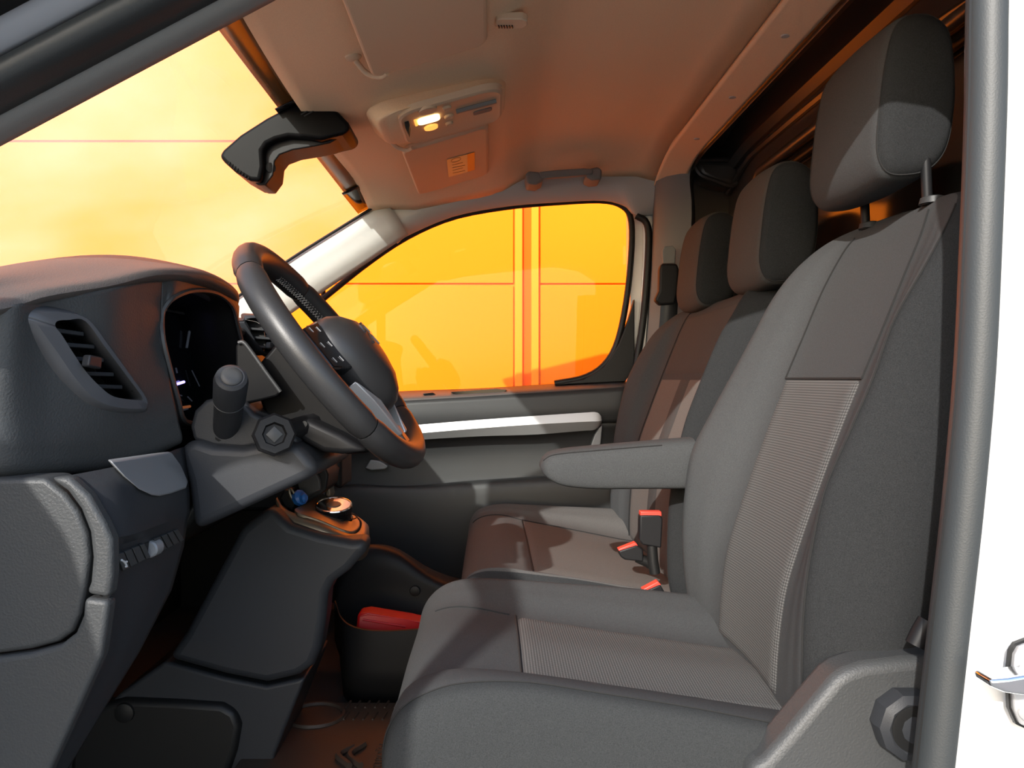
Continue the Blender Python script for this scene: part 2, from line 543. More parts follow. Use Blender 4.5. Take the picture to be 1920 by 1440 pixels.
# front bulkhead, cowl and bonnet close the front of the shell
fw = wbox('wall_front', (-1.35, 0.72, -0.68), (-0.86, 2.3, -0.02), M['plastic_dark'], kind='structure')
tag(fw, 'dark front bulkhead behind the dashboard', 'bulkhead')
bon = prism('bonnet', [W(-1.10, 0.78, 0.0), W(-1.4, 0.78, -0.08), W(-1.95, 0.78, -0.25), W(-2.05, 0.78, -0.5), W(-2.05, 0.78, -0.75), W(-1.10, 0.78, -0.75)],
            Vector((0, 1.47, 0)), M['white'], bevel=0.03, kind='structure')
tag(bon, 'white van bonnet ahead of the windscreen', 'bonnet')

# near side: A-pillar (inner trim, seal, painted flange, outer seal)
apn = structure('wall_left', 'near door aperture with its raked front pillar', (0, 0.75, H - 0.6), 'door frame')
def pillar_strip(name, a, b, yn, yf, m, bulge, parent):
    "a, b: lower / upper edge as (px, py) pairs at the two ends; extends beyond the frame"
    rows = []
    (a0, a1), (b0, b1) = a, b
    for k in range(9):
        s = -0.1 + 1.15 * k / 8
        lo = (a0[0] + (a1[0] - a0[0]) * s, a0[1] + (a1[1] - a0[1]) * s)
        hi = (b0[0] + (b1[0] - b0[0]) * s, b0[1] + (b1[1] - b0[1]) * s)
        ya = yn + 0.06 * s
        yb = yf + 0.06 * s
        r = []
        for q in range(7):
            f = q / 6
            y = ya + (yb - ya) * f - bulge * math.sin(math.pi * f)
            r.append(P(lo[0] + (hi[0] - lo[0]) * f, lo[1] + (hi[1] - lo[1]) * f, y))
        rows.append(r)
    return patch(name, rows, m, parent, solid=0.03, angle=70, soff=-1)
def pl(c, k=0.528): return ((-150, c + 150 * k), (700, c - 700 * k))
pillar_strip('pillar_trim', pl(275, 0.531), pl(212), 0.885, 0.85, M['trim_mid'], 0.008, apn)
pillar_strip('door_seal', pl(216), pl(106), 0.85, 0.80, M['rubber'], 0.018, apn)
pillar_strip('painted_flange', pl(109), pl(24), 0.815, 0.785, M['paint_grey'], 0.002, apn)
pillar_strip('outer_seal', pl(30), pl(-150), 0.78, 0.73, M['rubber_black'], 0.015, apn)
# roof rail over the near door, hinge pillar and sill
prism('roof_rail', [W(-0.62, 0.70, 0.36), W(-0.30, 0.70, 0.475), W(0.30, 0.70, 0.54), W(0.42, 0.70, 0.52), W(0.50, 0.70, 0.47), W(0.62, 0.70, 0.45), W(0.62, 0.70, 0.66), W(-0.30, 0.70, 0.62), W(-0.62, 0.70, 0.46)],
      Vector((0, 0.15, 0)), M['white'], apn, bevel=0.012)
wbox('hinge_pillar', (-1.2, 0.70, -0.68), (-0.70, 0.84, 0.05), M['white'], apn, bevel=0.02)
wbox('sill', (-0.75, 0.66, -0.78), (0.5, 0.82, -0.66), M['plastic_dark'], apn, bevel=0.01)
# unseen open driver door, added left of the camera to shade the dash
dn = structure('door_2', 'open white driver door added out of view to shade the dashboard', (-0.66, 0.66, H - 0.6), 'door')
dd = Vector((0.0, -1.0, 0)).normalized(); dq = Vector((-dd.y, dd.x, 0)) * -0.06
hx = Vector((-0.68, 0.66, 0))
def dpt(l, z): return hx + dd * l + Vector((0, 0, H + z))
prism('door_panel', [dpt(0, -0.62), dpt(1.0, -0.62), dpt(1.05, -0.3), dpt(1.05, 0.08), dpt(0.66, 0.08), dpt(0.54, 0.20), dpt(0.06, 0.24), dpt(0, 0.22)], dq, M['white'], dn, bevel=0.02)  # front top edge raised to keep sun off the dash
prism('inner_trim', [dpt(0.06, -0.55) - dq * 0.3, dpt(0.95, -0.55) - dq * 0.3, dpt(1.0, 0.04) - dq * 0.3, dpt(0.05, -0.04) - dq * 0.3], dq * 0.3, M['plastic_grey'], dn, bevel=0.008)
tube('window_frame', [dpt(0.02, 0.0), dpt(0.30, 0.25), dpt(0.55, 0.42), dpt(0.80, 0.48), dpt(0.98, 0.46), dpt(1.04, 0.36), dpt(1.05, 0.05)], 0.028, M['rubber_black'], dn, seg=8, smooth_n=30)

# B-pillar: body panel, flange and door seal
seal_path = [P(1866, -150, 0.70), P(1858, 0, 0.70), P(1855, 200, 0.70), P(1846, 450, 0.70), P(1834, 700, 0.70), P(1812, 950, 0.70), P(1786, 1180, 0.70), P(1757, 1440, 0.70), P(1740, 1580, 0.70)]
sp = spline(seal_path, 30)
V = []
for p in sp:
    for (dx, dy) in ((0.004, 0.045), (0.004, -0.02), (0.06, -0.035), (0.5, -0.05), (1.6, -0.06), (1.6, 0.045)):
        V.append(p + Vector((dx, dy, 0)))
mk('body_side', V, grid_faces(len(sp), 6, True, True, True), M['white'], apn, angle=30)
tube('door_seal', sp, 0.0195, M['rubber'], apn, seg=16)
V = []
for p in sp:
    for (dx, dy) in ((-0.02, -0.002), (-0.012, -0.012), (0.0, -0.004), (0.014, 0.05), (0.008, 0.05)):
        V.append(p + Vector((dx, dy, 0)))
mk('seal_lip', V, grid_faces(len(sp), 5, True, True, True), M['rubber_black'], apn, angle=60)
wbox('pillar_inner_trim', (0.50, 0.745, -0.68), (0.72, 0.80, 0.5), M['trim_mid'], apn, bevel=0.01)
# striker
st = thing('door_striker', 'chrome door striker on the white door frame', 'striker', P(1910, 1290, 0.655))
pl = [P(x, y, 0.652) for x, y in ((1899, 1275), (1904, 1228), (1912, 1214), (1935, 1205), (1985, 1210), (1990, 1285), (1985, 1360), (1935, 1368), (1914, 1358), (1902, 1330))]
prism('plate', pl, Vector((0, 0.006, 0)), M['satin'], st, bevel=0.001)
prism('gasket', [Vector((p.x + (p.x - P(1945, 1287, 0.652).x) * 0.09, p.y + 0.004, p.z + (p.z - P(1945, 1287, 0.652).z) * 0.06)) for p in pl], Vector((0, 0.004, 0)), M['rubber_black'], st)
prism('hook', [P(x, y, 0.625) for x, y in ((1856, 1275), (1890, 1272), (1925, 1266), (1960, 1270), (1960, 1302), (1925, 1306), (1885, 1300), (1858, 1288))], Vector((0, 0.022, 0)), M['chrome'], st, bevel=0.004, bseg=3)
for yy in (1250, 1332):
    lathe('screw', P(1925, yy, 0.652), (0, -1, 0), [(0, 0.008), (0.003, 0.008), (0.004, 0.004)], M['satin'], st, seg=12)

# far side: A-pillar trim, roof rail trim, B-pillar trim, cargo side
apf = structure('wall_right', 'far side of the cabin with its pale pillar trims', (0, 2.25, H - 0.6), 'cabin side')
up = [(380, 602), (445, 559), (540, 491), (640, 428), (722, 376)]
lo = [(430, 690), (500, 622), (605, 548), (690, 492), (766, 440)]
rows = []
for i in range(5):
    a = P(*up[i], 2.20); b = P(*lo[i], 2.215)
    m_ = (a + b) / 2 + Vector((0.0, -0.022, 0.004))
    q1 = a * 0.75 + b * 0.25 + Vector((0, -0.020, 0.0)); q3 = a * 0.25 + b * 0.75 + Vector((0, -0.020, 0.0))
    rows.append([a, q1, m_, q3, b])
patch('front_pillar_trim', rows, M['trim_light'], apf, solid=0.02, nu=12, nv=16)
tube('pillar_edge_seal', [P(x, y - 2, 2.19) for x, y in [(380, 602), (445, 559), (540, 491), (640, 428), (700, 390), (722, 366), (716, 340), (690, 315)]], 0.0042, M['rubber_black'], apf, seg=6, smooth_n=24)
# roof rail trim above the passenger window (follows the window's upper edge)
win_top = [(600, 552), (690, 492), (766, 440), (850, 405), (950, 386), (1050, 378), (1130, 375), (1172, 385), (1192, 402), (1235, 402), (1240, 402)]
rail_up = [(730, 395), (735, 395), (742, 396), (800, 372), (880, 345), (960, 325), (1040, 312), (1110, 305), (1160, 303), (1200, 300), (1232, 298)]
rows = [[], [], [], []]
for (a, b) in zip([(744, 456)] + win_top[2:], [(722, 382)] + rail_up[2:]):
    A = P(*a, 2.245); B = P(*b, 2.16)
    rows[0].append(A + Vector((0, 0.02, 0.002))); rows[1].append(A)
    rows[2].append((A + B) / 2 + Vector((0, -0.008, 0))); rows[3].append(B + Vector((0, 0.03, 0.012)))
patch('roof_rail_trim', rows, M['trim_light'], apf, solid=0.012, nu=32, angle=80)
# B-pillar trim
rows = []
for (a, b, y0, y1) in (((1232, 290), (1300, 296), 2.14, 2.10), ((1230, 330), (1293, 335), 2.17, 2.12), ((1231, 395), (1297, 392), 2.19, 2.13), ((1226, 500), (1292, 500), 2.21, 2.14), ((1216, 620), (1285, 620), 2.23, 2.15), ((1203, 760), (1280, 760), 2.24, 2.16), ((1180, 1000), (1260, 1000), 2.24, 2.16)):
    A = P(*a, y0); B = P(*b, y1)
    rows.append([A + Vector((0, 0.05, 0)), A, A * 0.7 + B * 0.3 + Vector((0, -0.01, 0)), A * 0.3 + B * 0.7 + Vector((0, -0.008, 0)), B, B + Vector((0.03, 0.08, 0))])
patch('rear_pillar_trim', rows, M['trim_mid'], apf, solid=0.01, nv=20, angle=50)
# painted post and seals between window and trim
tube('door_seal', [P(1193, 404, 2.25), P(1213, 420, 2.25), P(1216, 470, 2.25), P(1206, 600, 2.25), P(1190, 710, 2.25), P(1172, 900, 2.25)], 0.010, M['rubber_black'], apf, seg=8, smooth_n=20)
patch('painted_post', [[P(x - 10, y, 2.262), P(x + 20, y, 2.262)] for x, y in ((1216, 396), (1217, 480), (1210, 600), (1196, 700), (1180, 860))], M['white'], apf, solid=0.02, nv=16)
wbox('body_side', (0.40, 2.29, -0.7), (2.4, 2.36, 0.66), M['white'], apf)
wbox('lower_body', (-1.2, 2.33, -0.75), (0.6, 2.40, -0.35), M['white'], apf)
wbox('cowl_side', (-1.3, 2.22, -0.68), (-0.52, 2.36, 0.03), M['plastic_dark'], apf)

# passenger door
door = structure('door_1', 'dark plastic passenger door panel below the side window', (0, 2.28, H - 0.55), 'door')
top_ledge = [[P(x, y, yy) for (x, y) in pts] for yy, pts in ((2.30, [(560, 752), (700, 738), (760, 733), (900, 728), (1000, 722), (1090, 716), (1172, 711)]),
             (2.22, [(545, 766), (690, 751), (750, 746), (900, 738), (1000, 732), (1090, 727), (1176, 722)]),
             (2.205, [(545, 774), (690, 758), (750, 752), (900, 745), (1000, 738), (1090, 733), (1178, 727)]))]
patch('window_ledge', top_ledge, M['soft_dash'], door, solid=0.01, nu=24, angle=50)
rows = []
for yy, pts in ((2.205, [(545, 772), (690, 756), (900, 743), (1090, 731), (1180, 725)]),
                (2.20, [(545, 800), (690, 790), (900, 780), (1090, 770), (1178, 764)]),
                (2.21, [(545, 850), (690, 826), (900, 808), (1090, 795), (1172, 790)])):
    rows.append([P(x, y, yy) for x, y in pts])
patch('upper_panel', rows, M['plastic_grey'], door, solid=0.01, nu=20, nv=8)
rows = []
for yy, pts in ((2.225, [(545, 840), (690, 826), (900, 806), (1090, 793), (1170, 788)]),
                (2.245, [(545, 870), (690, 862), (900, 845), (1090, 835), (1165, 832)]),
                (2.24, [(545, 912), (690, 905), (800, 905), (1090, 890), (1160, 885)]),
                (2.235, [(545, 935), (690, 920), (800, 918), (1090, 896), (1160, 890)])):
    rows.append([P(x, y, yy) for x, y in pts])
patch('pocket_panel', rows, M['plastic_grey'], door, solid=0.01, nu=20, nv=10)
rows = []
for yy, pts in ((2.235, [(545, 925), (650, 910), (740, 912), (800, 910), (860, 903), (960, 896), (1090, 889), (1160, 885)]),
                (2.185, [(545, 925), (650, 910), (740, 912), (800, 910), (860, 905), (960, 898), (1090, 891), (1160, 887)]),
                (2.165, [(545, 945), (650, 928), (740, 926), (800, 926), (860, 921), (960, 914), (1090, 908), (1160, 905)]),
                (2.165, [(545, 1040), (650, 1020), (740, 1010), (800, 1005), (860, 1000), (960, 990), (1090, 980), (1160, 975)]),
                (2.19, [(545, 1130), (650, 1130), (740, 1130), (800, 1130), (860, 1130), (960, 1130), (1090, 1130), (1160, 1130)])):
    rows.append([P(x, y, yy) for x, y in pts])
patch('lower_panel', rows, M['plastic_grey'], door, solid=0.01, nu=24, nv=16)
# silver strip with rounded end
so = [(560, 828), (700, 806), (780, 798), (900, 787), (1000, 780), (1090, 774), (1118, 773), (1128, 780), (1128, 792), (1122, 803), (1110, 808), (1000, 814), (900, 822), (780, 826), (700, 832), (560, 850)]
top_pts = [(560, 828), (700, 806), (780, 797), (900, 787), (1000, 780), (1090, 774), (1118, 773), (1128, 781)]
mid_pts = [(560, 842), (700, 822), (780, 813), (900, 803), (1000, 796), (1090, 791), (1120, 790), (1129, 788)]
low_pts = [(560, 852), (700, 832), (780, 825), (900, 818), (1000, 815), (1090, 808), (1114, 806), (1127, 796)]
patch('silver_strip', [[P(x, y, 2.20) for x, y in top_pts], [P(x, y, 2.178) for x, y in top_pts], [P(x, y + 0, 2.172) for x, y in mid_pts], [P(x, y, 2.19) for x, y in low_pts], [P(x, y, 2.225) for x, y in low_pts]], M['satin'], door, solid=0.004, nu=24, angle=25)
slab('pocket_end', [(1122, 803), (1130, 795), (1127, 830), (1118, 868), (1100, 880), (1106, 840), (1115, 815)], 2.215, 2.24, M['silver_dark'], door, bevel=0.003)
slab('inner_handle', [(684, 878), (694, 862), (712, 864), (728, 874), (722, 880), (696, 882)], 2.215, 2.24, M['silver_dark'], door, bevel=0.003)
slab('air_slot', [(845, 735), (930, 729), (950, 731), (945, 735), (860, 741)], 2.225, 2.26, M['black_gloss'], door)
slab('lock_button', [(792, 738), (812, 736), (816, 739), (796, 742)], 2.23, 2.25, M['black_gloss'], door, bevel=0.001)

# passenger window
wo = [(600, 552), (690, 492), (766, 442), (850, 407), (950, 388), (1050, 379), (1130, 376), (1168, 386), (1184, 412), (1185, 470), (1176, 560), (1160, 640), (1135, 684), (1095, 708), (1040, 718), (900, 728), (750, 738), (600, 750), (590, 640)]
gl = [P(x, y, 2.29) for x, y in spline([(x, y, 0) for x, y in wo], 76, True) and [(p.x, p.y) for p in spline([(x, y, 0) for x, y in wo], 76, True)]]
win2 = mk('window_2', gl, [tuple(range(len(gl)))], M['glass_side'], kind='structure')
tag(win2, 'passenger side window glass looking onto the orange wall', 'window')
path = [P(p.x, p.y, 2.275) for p in spline([(x, y, 0) for x, y in [(606, 560), (690, 493), (766, 443), (850, 407), (950, 388), (1050, 379), (1130, 376), (1168, 387), (1183, 412), (1184, 470), (1175, 560), (1158, 640), (1133, 684), (1095, 708), (1040, 719)]], 50)]
tube('window_seal', path, 0.009, M['rubber_black'], win2, seg=8)
tube('quarter_bar', [P(606, 545, 2.28), P(608, 640, 2.28), P(610, 750, 2.28)], 0.007, M['rubber_black'], win2, seg=8)
slab('corner_filler', [(1190, 560), (1178, 600), (1160, 645), (1133, 688), (1095, 711), (1040, 722), (1172, 716), (1190, 690)], 2.262, 2.29, M['rubber_black'], win2, bevel=0.003)

# rear bulkhead
XB = 0.665
bk = structure('wall_rear', 'dark painted bulkhead behind the seats with a framed window', (XB, 1.5, H - 0.6), 'bulkhead')
yw0, yw1, zw0, zw1 = 1.02, 2.00, 0.16, 0.505
for nm, a, b in (('lower_sheet', (0.80, -0.66), (2.28, zw0)), ('upper_sheet', (0.80, zw1), (2.28, 0.60)), ('side_sheet', (0.80, zw0), (yw0, zw1)), ('side_sheet', (yw1, zw0), (2.28, zw1))):
    wbox(nm, (XB, a[0], a[1]), (XB + 0.02, b[0], b[1]), M['paint_dark'], bk)
wbox('window_pane', (XB + 0.012, yw0, zw0), (XB + 0.016, yw1, zw1), M['glass_bulk'], bk)
def rrect(y0, y1, z0, z1, r, x, n=6):
    out = []
    for cy, cz, a0 in ((y1 - r, z1 - r, 0), (y0 + r, z1 - r, 90), (y0 + r, z0 + r, 180), (y1 - r, z0 + r, 270)):
        for k in range(n + 1):
            a = math.radians(a0 + 90 * k / n)
            out.append(W(x, cy + r * math.cos(a), cz + r * math.sin(a)))
    return out
tube('window_frame', rrect(yw0 - 0.005, yw1 + 0.005, zw0 - 0.005, zw1 + 0.005, 0.05, XB - 0.004), 0.012, M['paint_dark'], bk, seg=8, closed=True)
tube('window_gasket', rrect(yw0 + 0.025, yw1 - 0.025, zw0 + 0.025, zw1 - 0.025, 0.045, XB + 0.006), 0.007, M['rubber_black'], bk, seg=8, closed=True)
# stepped roof bow above the bulkhead
prof = [(0.525, 0.585), (0.535, 0.565), (0.56, 0.60), (0.60, 0.655), (0.63, 0.655), (0.64, 0.60), (0.655, 0.585), (0.675, 0.585)]
yys = [0.82 + 1.46 * k / 24 for k in range(25)]
patch('roof_bow', [[W(x, y, z - 0.5 * max(0, abs(y - 1.52) - 0.45) ** 2) for y in yys] for x, z in prof], M['paint_dark'], bk, solid=0.006, angle=30)
tube('stiffening_bead', [W(XB - 0.006, 2.22, 0.515), W(XB - 0.006, 2.05, 0.56), W(XB - 0.006, 1.9, 0.565), W(XB - 0.006, 1.5, 0.56), W(XB - 0.006, 1.40, 0.53), W(XB - 0.006, 1.2, 0.525), W(XB - 0.006, 0.85, 0.5)], 0.008, M['paint_dark'], bk, seg=6, smooth_n=30)
for yy in (0.93, 1.4, 1.9):
    wbox('vertical_rib', (XB - 0.018, yy - 0.03, -0.6), (XB + 0.001, yy + 0.03, 0.13), M['paint_dark'], bk, bevel=0.008)
# glossy bracket at the top of the far pillar
slab('pillar_bracket', [(1300, 300), (1330, 296), (1388, 300), (1392, 330), (1378, 352), (1340, 345), (1312, 332)], 2.16, 2.24, M['paint_dark'], bk, bevel=0.02, bseg=4)
tube('bracket_rim', [P(x, y, 2.155) for x, y in ((1304, 304), (1330, 300), (1384, 302), (1388, 328), (1374, 348), (1340, 338), (1312, 326))], 0.006, M['paint_dark'], bk, seg=6, closed=True, smooth_n=28)
wbox('cargo_side', (0.54, 2.235, -0.65), (0.67, 2.29, 0.6), M['paint_dark'], bk)
wbox('cargo_back', (2.38, 0.72, -0.65), (2.42, 2.3, 0.65), M['paint_dark'], bk)

# ------------------------------------------------------------------ dashboard
dash = thing('dashboard', 'dark grey plastic dashboard with a curved instrument hood', 'dashboard', W(-0.6, 1.4, -0.35))
Ys = [0.70, 0.76, 0.80, 0.875, 0.97, 1.104, 1.234, 1.30, 1.36, 1.50, 1.80, 2.20]
lipx = [-0.485, -0.46, -0.445, -0.42, -0.40, -0.39, -0.395, -0.415, -0.445, -0.45, -0.45, -0.45]
lz = [0.050, 0.068, 0.083, 0.102, 0.127, 0.138, 0.132, 0.118, 0.092, 0.085, 0.085, 0.085]
cz = [0.066, 0.085, 0.098, 0.118, 0.142, 0.166, 0.165, 0.15, 0.118, 0.102, 0.10, 0.10]
rows = [[] for _ in range(7)]
for Y, lx, z, c in zip(Ys, lipx, lz, cz):
    rows[0].append(W(-1.20, Y, 0.0)); rows[1].append(W(-0.80, Y, c * 0.55)); rows[2].append(W(-0.60, Y, c - 0.012)); rows[3].append(W(-0.51, Y, c))
    rows[4].append(W(lx - 0.03, Y, z + (c - z) * 0.5)); rows[5].append(W(lx, Y, z)); rows[6].append(W(lx - 0.035, Y, z - 0.014))
patch('top_pad', rows, M['soft_dash'], dash, solid=0.004, nu=60, nv=36, angle=60)
# raised ridge line on the top pad
tube('pad_ridge', spline([PX(-120, 552, -0.62), PX(0, 531, -0.62), PX(80, 516, -0.62), PX(150, 501, -0.62), PX(200, 494, -0.62), PX(245, 496, -0.62), PX(290, 512, -0.62), PX(330, 545, -0.62)], 30), 0.010, M['soft_dash'], dash, seg=10)

# face left of the instruments
def ym(px):
    return float(np.interp(px, [-140, 0, 110, 200, 270, 305, 350, 450], [0.745, 0.758, 0.815, 0.87, 0.935, 0.976, 1.03, 1.25]))
cols = [
    [(-90, 596), (-90, 690), (-90, 780), (-90, 850), (-90, 900)],
    [(20, 572), (10, 670), (5, 770), (5, 840), (8, 893)],
    [(90, 562), (90, 660), (95, 770), (98, 840), (100, 889)],
    [(200, 542), (200, 650), (200, 760), (195, 835), (190, 882)],
    [(262, 528), (262, 640), (270, 750), (275, 820), (275, 860)],
    [(304, 524), (303, 610), (318, 710), (334, 785), (338, 832)]]
rows = [[P(*cols[j][i], ym(cols[j][2][0]) + (0.012 if i == 4 else 0)) for j in range(6)] for i in range(5)]
rows.append([p + Vector((-0.05, 0.02, -0.004)) for p in rows[-1]])
V_OUT = [(16, 586), (40, 572), (90, 573), (158, 594), (205, 650), (255, 720), (274, 752), (272, 780), (215, 782), (160, 770), (115, 725), (68, 660), (30, 612)]
V_IN = [(104, 612), (108, 602), (128, 600), (160, 602), (198, 652), (243, 712), (268, 747), (258, 750), (215, 744), (188, 725), (160, 695), (135, 658), (116, 628)]
hole = [(a[0] * 0.75 + b[0] * 0.25, a[1] * 0.75 + b[1] * 0.25) for a, b in zip(V_IN, V_OUT)]
patch('upper_face', rows, M['plastic'], dash, solid=0.006, nu=90, nv=70, hole=hole)
# brow strip over the instruments and the binnacle tunnel
ring = [(303, 600, 0.994), (308, 578, 0.999), (326, 558, 1.013), (362, 545, 1.08), (405, 549, 1.16), (434, 572, 1.235), (446, 612, 1.265), (460, 668, 1.30), (474, 722, 1.33), (476, 770, 1.34), (440, 792, 1.28), (380, 795, 1.12), (346, 788, 1.04), (334, 750, 1.015), (318, 690, 0.995), (306, 640, 0.985)]
r0 = [P(*p) for p in ring]
cen = sum(r0, Vector()) / len(r0)
r1 = [p + Vector((-0.035, 0, -0.004)) for p in r0]
r2 = [cen + (p - cen) * 0.97 + Vector((-0.09, 0, -0.01)) for p in r0]
rows = [spline(r, 64, True) for r in (r0, r1, r2)]
rows = [r + [r[0]] for r in rows]
patch('binnacle_tunnel', rows, M['plastic_dark'], dash, solid=0.003)
tube('binnacle_edge', r0, 0.0035, M['plastic'], dash, seg=6, closed=True, smooth_n=64)
lipp = [P(304, 526, 0.993), P(318, 521, 1.005), P(334, 517, 1.025), P(364, 516, 1.08), P(402, 523, 1.16), P(432, 541, 1.235), P(449, 575, 1.275)]
brow = [P(303, 600, 0.993), P(308, 577, 0.998), P(326, 557, 1.012), P(362, 544, 1.08), P(405, 548, 1.16), P(434, 571, 1.235), P(447, 612, 1.267)]
patch('brow_strip', [lipp, [(a + b) / 2 for a, b in zip(lipp, brow)], brow], M['plastic'], dash, nu=30, nv=6, solid=0.003)
# hood cheek on the far side of the instruments
patch('hood_cheek', [[P(446, 612, 1.265), P(460, 668, 1.30), P(474, 722, 1.33), P(480, 780, 1.35)], [W(-0.44, 1.36, 0.088), W(-0.43, 1.37, 0.03), W(-0.43, 1.38, -0.03), W(-0.43, 1.39, -0.08)]], M['plastic'], dash, solid=0.004, nu=12)
# instrument screen
scr = [cen + (p - cen) * 0.965 + Vector((-0.082, 0, -0.009)) for p in spline(r0, 48, True)]
mk_scr = mk('instrument_screen', scr, [tuple(range(len(scr)))], M['screen'], dash)
def on_scr(px, py):
    # intersect the pixel ray with the screen's mean plane
    d = P(px, py, 1.0) - Vector((0, 0, H))
    c0 = sum(scr, Vector()) / len(scr)
    a = scr[16] - scr[0]; b = scr[32] - scr[0]
    n = a.cross(b).normalized()
    t = n.dot(c0 - Vector((0, 0, H))) / n.dot(d)
    return Vector((0, 0, H)) + d * t * 0.994
for (x0, y0, x1, y1, r, m_) in ((322, 723, 345, 716, 0.0022, 'purple_led'), (314, 676, 318, 684, 0.0011, 'grey_led_reflection'), (330, 690, 332, 699, 0.0014, 'grey_led_reflection'), (359, 600, 350, 652, 0.0020, 'grey_led_reflection'),  # long grey mark is a screen reflection, painted as a faint glow
                            (360, 695, 374, 724, 0.0010, 'grey_led_reflection'), (334, 740, 341, 742, 0.0010, 'grey_led_reflection'), (352, 744, 360, 752, 0.0010, 'grey_led_reflection'), (336, 765, 356, 762, 0.0022, 'amber_led'), (345, 768, 352, 766, 0.0016, 'grey_led_reflection')):
    tube('display_mark_reflection', [on_scr(x0, y0), on_scr(x1, y1)], r, M[m_], mk_scr, seg=6)
tube('screen_top_edge', [on_scr(303, 580), on_scr(368, 592)], 0.002, M['plastic'], mk_scr, seg=6)

# air vents
def vent(name, outer, inner, yo, depth, slats, mat_, knob=None, dirn=(-1, 0.62, 0)):
    d = Vector(dirn).normalized()
    po = [P(x, y, yo(x) + 0.004) for x, y in outer]; pi_ = [P(x, y, yo(x) - 0.008) for x, y in inner]
    o_ = spline(po, 64, True); i_ = spline(pi_, 64, True) if len(pi_) > 6 else None
    n = len(outer)
    mid = [(a * 0.5 + b * 0.5) + Vector((0.004, -0.003, 0)) for a, b in zip(po, pi_)]
    back = [p + d * depth for p in pi_]
    R = [spline(r, 60, True) for r in (po, mid, pi_, back)]
    R = [r + [r[0]] for r in R]
    root = patch(name, R, mat_, dash, angle=35, solid=0.002)
    cen_ = sum(back, Vector()) / n
    mk('vent_back', [p + d * 0.001 for p in R[3][:-1]], [tuple(range(60))], M['rubber_black'], root)
    for (a, b) in slats:
        A = P(a[0], a[1], yo(a[0]) - 0.002) + d * 0.008; B = P(b[0], b[1], yo(b[0]) - 0.002) + d * 0.008
        A2 = A + d * (depth * 0.8); B2 = B + d * (depth * 0.8)
        t = Vector((0, 0, 0.0022))
        v = [A - t, B - t, B2 - t, A2 - t, A + t, B + t, B2 + t, A2 + t]
        mk('slat', v, [(0, 1, 2, 3), (4, 5, 6, 7), (0, 1, 5, 4), (1, 2, 6, 5), (2, 3, 7, 6), (3, 0, 4, 7)], M['plastic_smooth'], root, bevel=0.0008)
    if knob:
        kx, ky = knob
        K = P(kx, ky, yo(kx) - 0.006)
        k_ = [K + Vector((0, -0.016, -0.004)), K + Vector((0, 0.012, -0.007)), K + Vector((0, 0.014, 0.006)), K + Vector((0, -0.012, 0.008))]
        prism('vent_knob', k_, Vector((0.010, -0.004, 0)), M['plastic_smooth'], root, bevel=0.002)
    return root
vent('air_vent', V_OUT, V_IN,
     lambda px: ym(px), 0.05, [((110, 618), (166, 626)), ((122, 645), (186, 650)), ((140, 672), (203, 675)), ((160, 700), (222, 702)), ((185, 724), (238, 726))], M['bezel'], knob=(166, 680))
vent('air_vent', [(452, 590), (470, 588), (500, 590), (530, 600), (545, 630), (540, 668), (520, 672), (494, 668), (472, 645), (460, 615)],
     [(458, 602), (472, 596), (500, 598), (524, 606), (534, 632), (530, 660), (516, 664), (498, 662), (480, 642), (466, 618)],
     lambda px: 1.46, 0.05, [((466, 615), (530, 620)), ((478, 632), (532, 636)), ((488, 650), (530, 652))], M['plastic_smooth'], knob=(502, 650))
# passenger side face of the dash
patch('passenger_face', [[W(-0.475, y, 0.078) for y in (1.36, 1.5, 1.7, 1.95, 2.2)], [W(-0.44, y, 0.02) for y in (1.36, 1.5, 1.7, 1.95, 2.2)], [W(-0.45, y, -0.10) for y in (1.36, 1.5, 1.7, 1.95, 2.2)], [W(-0.52, y, -0.25) for y in (1.36, 1.5, 1.7, 1.95, 2.2)], [W(-0.60, y, -0.32) for y in (1.36, 1.5, 1.7, 1.95, 2.2)]], M['plastic'], dash, solid=0.006, nu=12, nv=12)
# lower part: end cover, rim, lower end piece
slab('fuse_cover', [(-160, 900), (84, 896), (120, 925), (145, 958), (162, 1000), (167, 1045), (160, 1095), (150, 1150), (135, 1185), (108, 1205), (55, 1219), (-160, 1248)], 0.752, 0.80, M['plastic'], dash, bevel=0.005, bseg=3)
slab('end_rim', [(90, 896), (128, 893), (165, 928), (195, 980), (209, 1012), (210, 1080), (204, 1122), (160, 1114), (168, 1092), (172, 1045), (167, 998), (150, 955), (125, 921)], 0.747, 0.766, M['plastic'], dash, bevel=0.005, bseg=3)
slab('lower_end', [(157, 1121), (204, 1127), (190, 1230), (95, 1440), (60, 1520), (-160, 1520), (-160, 1254), (57, 1225), (112, 1210), (140, 1188), (154, 1155)], 0.747, 0.766, M['plastic'], dash, bevel=0.005, bseg=3)
# knee panel (several rows from the dash joint down to its lower edge)
kr = [[(126, 892, .757), (210, 876, .80), (290, 858, .90), (346, 838, 1.0)],
      [(168, 932, .757), (236, 915, .80), (305, 890, .90), (350, 872, 1.0)],
      [(196, 980, .757), (250, 968, .80), (310, 945, .89), (356, 928, .99)],
      [(208, 1010, .757), (255, 1000, .80), (315, 978, .89), (356, 962, .98)],
      [(211, 1024, .762), (245, 1016, .805), (310, 990, .89), (352, 974, .975)],
      [(210, 1080, .762), (238, 1072, .80), (300, 1048, .88), (345, 1025, .96)],
      [(204, 1125, .757), (235, 1118, .80), (285, 1110, .86), (322, 1106, .93)],
      [(190, 1230, .757), (215, 1225, .79), (240, 1222, .82), (262, 1222, .85)],
      [(140, 1342, .757), (155, 1345, .78), (170, 1350, .80), (182, 1352, .82)],
      [(60, 1520, .757), (66, 1520, .77), (72, 1520, .785), (80, 1520, .80)]]
